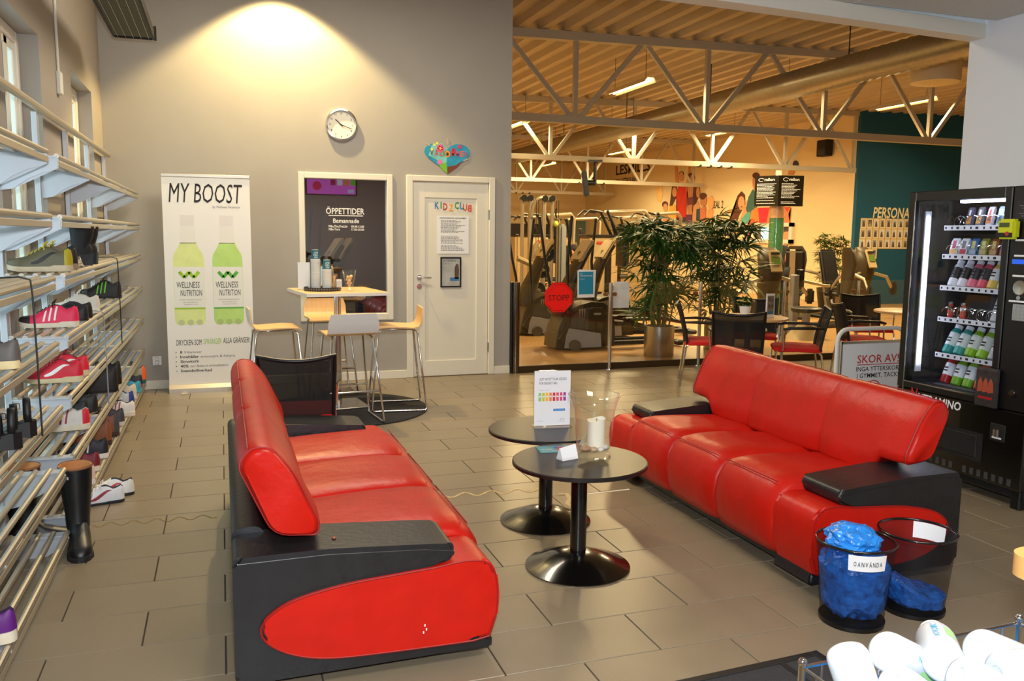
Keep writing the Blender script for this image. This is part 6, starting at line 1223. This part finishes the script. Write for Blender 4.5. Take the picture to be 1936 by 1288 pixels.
MB().b2((-.0235, -.045, .045), (-.0215, .05, .06)).out('printed_bar', mat('leaflet_red', (190, 30, 34), .6), lf2, 0)
# shelves with spirals
TZs = [1.583, 1.407, 1.212, 1.016, .79]; TXf = 4.27
YA, YB = Y1-.16, Y0+.22
for i, z in enumerate(TZs+[.60]):
    vb('tray', (TXf, YB, z-.008), (4.78, YA, z-.002), mat('tray_grey', (120, 122, 126), .45, .4))
    if i < 5:
        ts = vb('price_strip', (TXf-.006, YB, z-.022), (TXf, YA, z+.008), M['white'])
        for k in range(12):
            y = YB+.03+k*(YA-YB-.05)/11; MB().b2(V3((TXf-.0068, y, z-.014)), V3((TXf-.0058, y+(.012 if k % 3 else .02), z+.0)), 0).out('price_print', M['ink'], vm, 0)
    if i in (0, 1, 3):
        for k in range(6):
            y = YA-.035-k*.072; MB().tube([(TXf+.02+.05*q/12-VX, y-Y0+.033*math.cos(2*PI*q/12), z+.035+.033*math.sin(2*PI*q/12)) for q in range(30)], .0022, 4).out('spiral', M['chrome'], vm, 60)
vb('top_light', (4.22, YB, 1.725), (4.26, YA-.15, 1.74), M['led'])
def product(kind, y, z, lean, cols, label, group, x=TXf+.05, s=1.):
    s_all = .86
    t = thing(kind, label, {'bar': 'snack bar', 'packet': 'packet', 'carton': 'carton'}.get(kind.split('_')[-1], 'bottle'), (x, y, z), 0, group); t.rotation_euler = (0, lean, 0); t.scale = (s_all,)*3; a, b, c_ = [mat('prod_%d_%d_%d' % q, q, .35) for q in cols]
    if kind.endswith('bar'): MB().loft([[(-.008, -.02, 0), (.008, -.02, 0), (.008, .02, 0), (-.008, .02, 0)], [(-.012, -.022, .02), (.012, -.022, .02), (.012, .022, .02), (-.012, .022, .02)], [(-.012, -.022, .12), (.012, -.022, .12), (.012, .022, .12), (-.012, .022, .12)], [(-.004, -.022, .14), (.004, -.022, .14), (.004, .022, .14), (-.004, .022, .14)]]).out('wrapper', a, t, 0); MB().b2((-.0135, -.0185, .02), (-.0125, .0185, .075)).out('print_patch', b, t, 0); MB().b2((-.0135, -.006, .08), (-.0125, .008, .118)).out('print_patch', c_, t, 0)
    elif kind.endswith('packet'): MB().loft([[(-.012, -.03, 0), (.012, -.03, 0), (.012, .03, 0), (-.012, .03, 0)], [(-.016, -.032, .03), (.016, -.032, .03), (.016, .032, .03), (-.016, .032, .03)], [(-.014, -.032, .1), (.014, -.032, .1), (.014, .032, .1), (-.014, .032, .1)], [(-.003, -.03, .125), (.003, -.03, .125), (.003, .03, .125), (-.003, .03, .125)]]).out('wrapper', a, t, 0); MB().b2((-.018, -.026, .01), (-.016, .026, .045)).out('print_patch', b, t, 0); MB().b2((-.0165, -.012, .05), (-.0145, .016, .105)).out('print_patch', c_, t, 0)
    elif kind.endswith('carton'): MB().b2((-.02, -.04, 0), (.02, .04, .065), .004).out('box', a, t, 0); MB().b2((-.0212, -.03, .02), (-.0202, .03, .03)).out('print_patch', b, t, 0)
    else:
        q = s; MB().lathe([(.026*q, 0), (.033*q, .006), (.034*q, .03), (.034*q, .06)], n=18).out('lower_body', a, t); MB().lathe([(.0345*q, .06), (.0345*q, .135*q+.01)], n=18).out('label_sleeve', b, t); MB().lathe([(.034*q, .135*q+.01), (.026*q, .16*q+.01), (.02*q, .17*q+.01)], n=18).out('shoulder', a, t); MB().lathe([(.024*q, .17*q+.01), (.024*q, .195*q+.01)], n=16).out('cap', c_, t)
        for k in range(2): MB().b2((-.036*q, -.018*q, .085+.022*k), (-.0345*q, .012*q, .096+.022*k)).out('print_patch', M['ink'], t, 0)
WH = (236, 238, 240)
yk = lambda k, n=5: YA-.035-k*(.072 if n == 6 else .084)
for k, cs in enumerate((((90, 92, 104), (200, 140, 70), WH), ((110, 112, 120), (196, 150, 80), WH), ((200, 196, 196), (190, 110, 60), (200, 60, 50)), ((170, 190, 196), (90, 120, 130), WH))): product('wrapped_bar', yk(k+1.3, 6), 1.583, .22, cs, '%s wrapped bar from the left on the top vending shelf' % CN[k], 'bars in the vending machine')
for k, cs in enumerate(((WH, (214, 160, 60), (190, 30, 40)), (WH, (190, 40, 60), (120, 120, 130)), ((40, 110, 180), (160, 180, 190), (220, 210, 120)), ((150, 150, 60), (190, 176, 120), (226, 220, 140)), ((150, 80, 40), (196, 160, 110), (220, 200, 110)), ((50, 90, 170), (210, 130, 60), (236, 220, 120)))): product('snack_packet', yk(k, 6), 1.407, .2, cs, '%s packet from the left on the second vending shelf' % CN[k], 'packets in the vending machine')
for k, cs in enumerate(((WH, (44, 44, 46), WH), (WH, (44, 44, 46), WH), ((236, 120, 140), (60, 60, 62), WH), ((230, 90, 110), (60, 60, 62), WH), ((236, 200, 90), WH, WH), ((226, 226, 220), (60, 60, 62), WH))): product('shake_bottle', yk(k, 6), 1.212, .42, cs, '%s white capped shake bottle from the left on the third vending shelf' % CN[k], 'shake bottles in the vending machine')
for k, cs in enumerate((((206, 60, 40), (40, 36, 36), (150, 150, 150)), ((214, 80, 60), (206, 206, 206), (200, 200, 200)))): product('shot_bottle', yk(k*1.3+.1, 6), 1.016, .0, cs, 'small red shot bottle, %s from the left on the fourth vending shelf' % CN[k], 'shot bottles in the vending machine', s=.55)
for k in range(2): product('pill_carton', yk(3.1+.8*k, 6), 1.025, .1, (WH, (190, 60, 90), WH), 'white carton, %s from the left on the fourth vending shelf' % CN[k], 'cartons in the vending machine', x=TXf+.33)
product('white_bottle', yk(4.7, 6), 1.016, .35, ((214, 216, 220), (200, 206, 214), (196, 60, 70)), 'large white bottle at the right end of the fourth vending shelf', 'odd bottle in the vending machine', s=1.2)
for k, cs in enumerate((((40, 150, 140), (214, 224, 218), WH), ((60, 160, 150), (214, 224, 218), WH), ((140, 190, 40), (220, 226, 214), WH), ((150, 200, 50), (220, 226, 214), WH), ((190, 190, 196), (220, 222, 226), WH))): product('drink_bottle', yk(k, 5), .79, .5, cs, '%s sports drink bottle from the left on the fifth vending shelf' % CN[k], 'drink bottles in the vending machine', s=1.12)
for k, cs in enumerate((((170, 20, 30), WH, WH), ((120, 180, 30), WH, WH), ((130, 190, 50), WH, WH), ((214, 90, 50), WH, WH), ((230, 140, 50), WH, WH))): product('juice_bottle', yk(k, 5), .60, .4, cs, '%s white labelled juice bottle from the left on the lowest vending shelf' % CN[k], 'juice bottles in the vending machine', s=1.05)
# ================================================================ FOREGROUND: wire basket of white bottles, wooden counter corner
p0, p1 = fl(1517, 1262, .72), fl(1858, 1192, .72)
ux = (p1-p0).normalized(); uy = Vector((ux.y, -ux.x, 0)); Lb = (p1-p0).length+.10; Wb = .34
bk = thing('wire_basket', 'chrome wire basket stand full of white bottles at the lower right corner', 'basket', (p0.x, p0.y, 0), math.atan2(ux.y, ux.x))
q4 = lambda z, e=0: [(-e, e, z), (Lb+e, e, z), (Lb+e, -Wb-e, z), (-e, -Wb-e, z)]
for z in (.72, .66, .58): MB().tube(q4(z), .004 if z == .72 else .0025, 6, wrap=True).out('rim_wire', M['chrome'], bk, 0)
vw = MB().cyl((0, 0, .58), (0, 0, .72), .002, n=5).mesh('side_wire', M['chrome'])
for k in range(13):
    for y in (0, -Wb): put(vw, 'side_wire', bk, None, (Lb*k/12, y, 0))
for k in range(1, 9):
    for x in (0, Lb): put(vw, 'side_wire', bk, None, (x, -Wb*k/9, 0))
for k in range(13): MB().cyl((Lb*k/12, 0, .58), (Lb*k/12, -Wb, .58), .002, n=5).out('bottom_wire', M['chrome'], bk)
for x, y in ((0, 0), (Lb, 0), (Lb, -Wb), (0, -Wb)): MB().cyl((x, y, 0), (x, y, .73), .007, n=8).out('leg', M['chrome'], bk); MB().ball((x, y, .73), .009, 8, 6).out('cap', M['chrome'], bk)
MB().b2((.005, -Wb+.005, .583), (Lb-.005, -.005, .592)).out('base_sheet', mat('blue_sheet', (30, 120, 196), .5), bk, 0)
wb = mat('milky_bottle', (186, 193, 198), .4); bt_blue = mat('bottle_print_blue', (50, 150, 200), .6); bt_gr = mat('bottle_print_green', (150, 206, 130), .6)
def fbottle(px, py, tt, d, label, off=0, word='NORDIC', both=False):
    base = O+ray(px, py)*tt; axd = (rg*d[0]-up*d[1]+fwd*d[2]).normalized(); q = axd.to_track_quat('Z', 'Y')
    v = q.inverted() @ (O-(base+axd*.1)); roll_ = math.atan2(v.y, v.x)+PI/2+off
    t = thing('water_bottle', label, 'bottle', base, 0, 'white bottles in the wire basket'); t.rotation_euler = (q.to_matrix().to_4x4() @ Matrix.Rotation(roll_, 4, 'Z')).to_euler()
    MB().lathe([(0, .004), (.012, .003), (.013, 0), (.024, .0), (.031, .003), (.0345, .010), (.0355, .02), (.0355, .135), (.034, .15), (.026, .168), (.022, .172)], n=32).out('bottle_body', wb, t, 60); MB().lathe([(.024, .170), (.026, .174), (.026, .19), (.012, .194), (.011, .208), (.0, .209)], n=24).out('cap', M['white'], t)
    for i, ch in enumerate(word): text(ch, (.0362*math.sin(0), -.0358, .05+.0135*i), .011, bt_blue, t, width=.010, rot=(PI/2, -PI/2, 0), name='lettering', bold=.01)
    lg = MB(); lg.grid(lambda a, b: (.0359*math.sin(.35+.5*b), -.0359*math.cos(.35+.5*b), .07+.05*a), 2, 4); lg.out('leaf_print', bt_gr, t, 60); return t
fbottle(1598, 1228, 1.42, (.33, .93, .05), 'white bottle leaning down at the left end of the wire basket', .55)
fbottle(1672, 1230, 1.46, (.72, .42, .5), 'white bottle with its base towards us, second from the left', -.2)
fbottle(1786, 1258, 1.44, (.36, .04, .93), 'white bottle pointing away in the middle of the basket', .3)
fbottle(1850, 1226, 1.44, (.82, .38, .4), 'white bottle base first at the right end of the basket', -.3)
fbottle(1690, 1292, 1.36, (.72, .55, .35), 'white bottle low in the front left of the basket', .2)
fbottle(1812, 1276, 1.32, (.85, .5, .1), 'white bottle with blue lettering low in the front right', -.1)
fbottle(1885, 1275, 1.36, (.97, .0, .2), 'white bottle lying across the right corner with blue and green lettering', .0, 'NORDICWEL')
# wooden counter corner at the right edge
p = O+ray(1888, 1060)*1.78
ct = thing('wooden_counter', 'rounded corner of a light wooden counter at the right edge', 'counter', (p.x, p.y, 0))
MB().prism(rr([(0, 0), (.62, 0), (.62, -.75), (.12, -.75)], 8, .07), p.z-.023, p.z+.023, 'xy').out('counter_top', M['wood'], ct, 50)
MB().b2((.3, -.66, 0), (.58, -.12, p.z-.023), .004).out('counter_body', M['whitelam'], ct, 0)
# television on the rear wall, mirrored in the dark window
tv = thing('reception_screen', 'pink lit advertising screen, seen mirrored in the dark window', 'television', (2.38, -2.15, 2.69))
MB().b2((-.57, -.05, -.32), (.57, 0, .32), .01).out('television_body', M['blackp'], tv, 0); sc = MB().b2((-.54, 0, -.30), (.54, .004, .30)).out('screen', mat('screen_pink', (190, 80, 180), .4, emit=(200, 90, 196), es=1.6), tv, 0)
for k, c in enumerate(((90, 180, 60), (210, 130, 50), (200, 220, 220), (150, 30, 70))): MB().b2((.50-.15*k-.07, .004, -.10), (.50-.15*k+.04, .008, .2)).out('screen_picture', mat('tvp_%d' % k, c, .4, emit=c, es=1.2), sc, 0)
MB().prism([(-.32+.10*math.cos(2*PI*k/20), -.12+.10*math.sin(2*PI*k/20)) for k in range(20)], .004, .008, 'xz').out('screen_badge', mat('tv_badge', (200, 30, 90), .4, emit=(200, 30, 90), es=1.2), sc, 0)
MB().b2((.36, .004, -.27), (.5, .008, -.19)).out('screen_picture', mat('tv_pale', (190, 190, 230), .4, emit=(190, 190, 230), es=1.2), sc, 0)
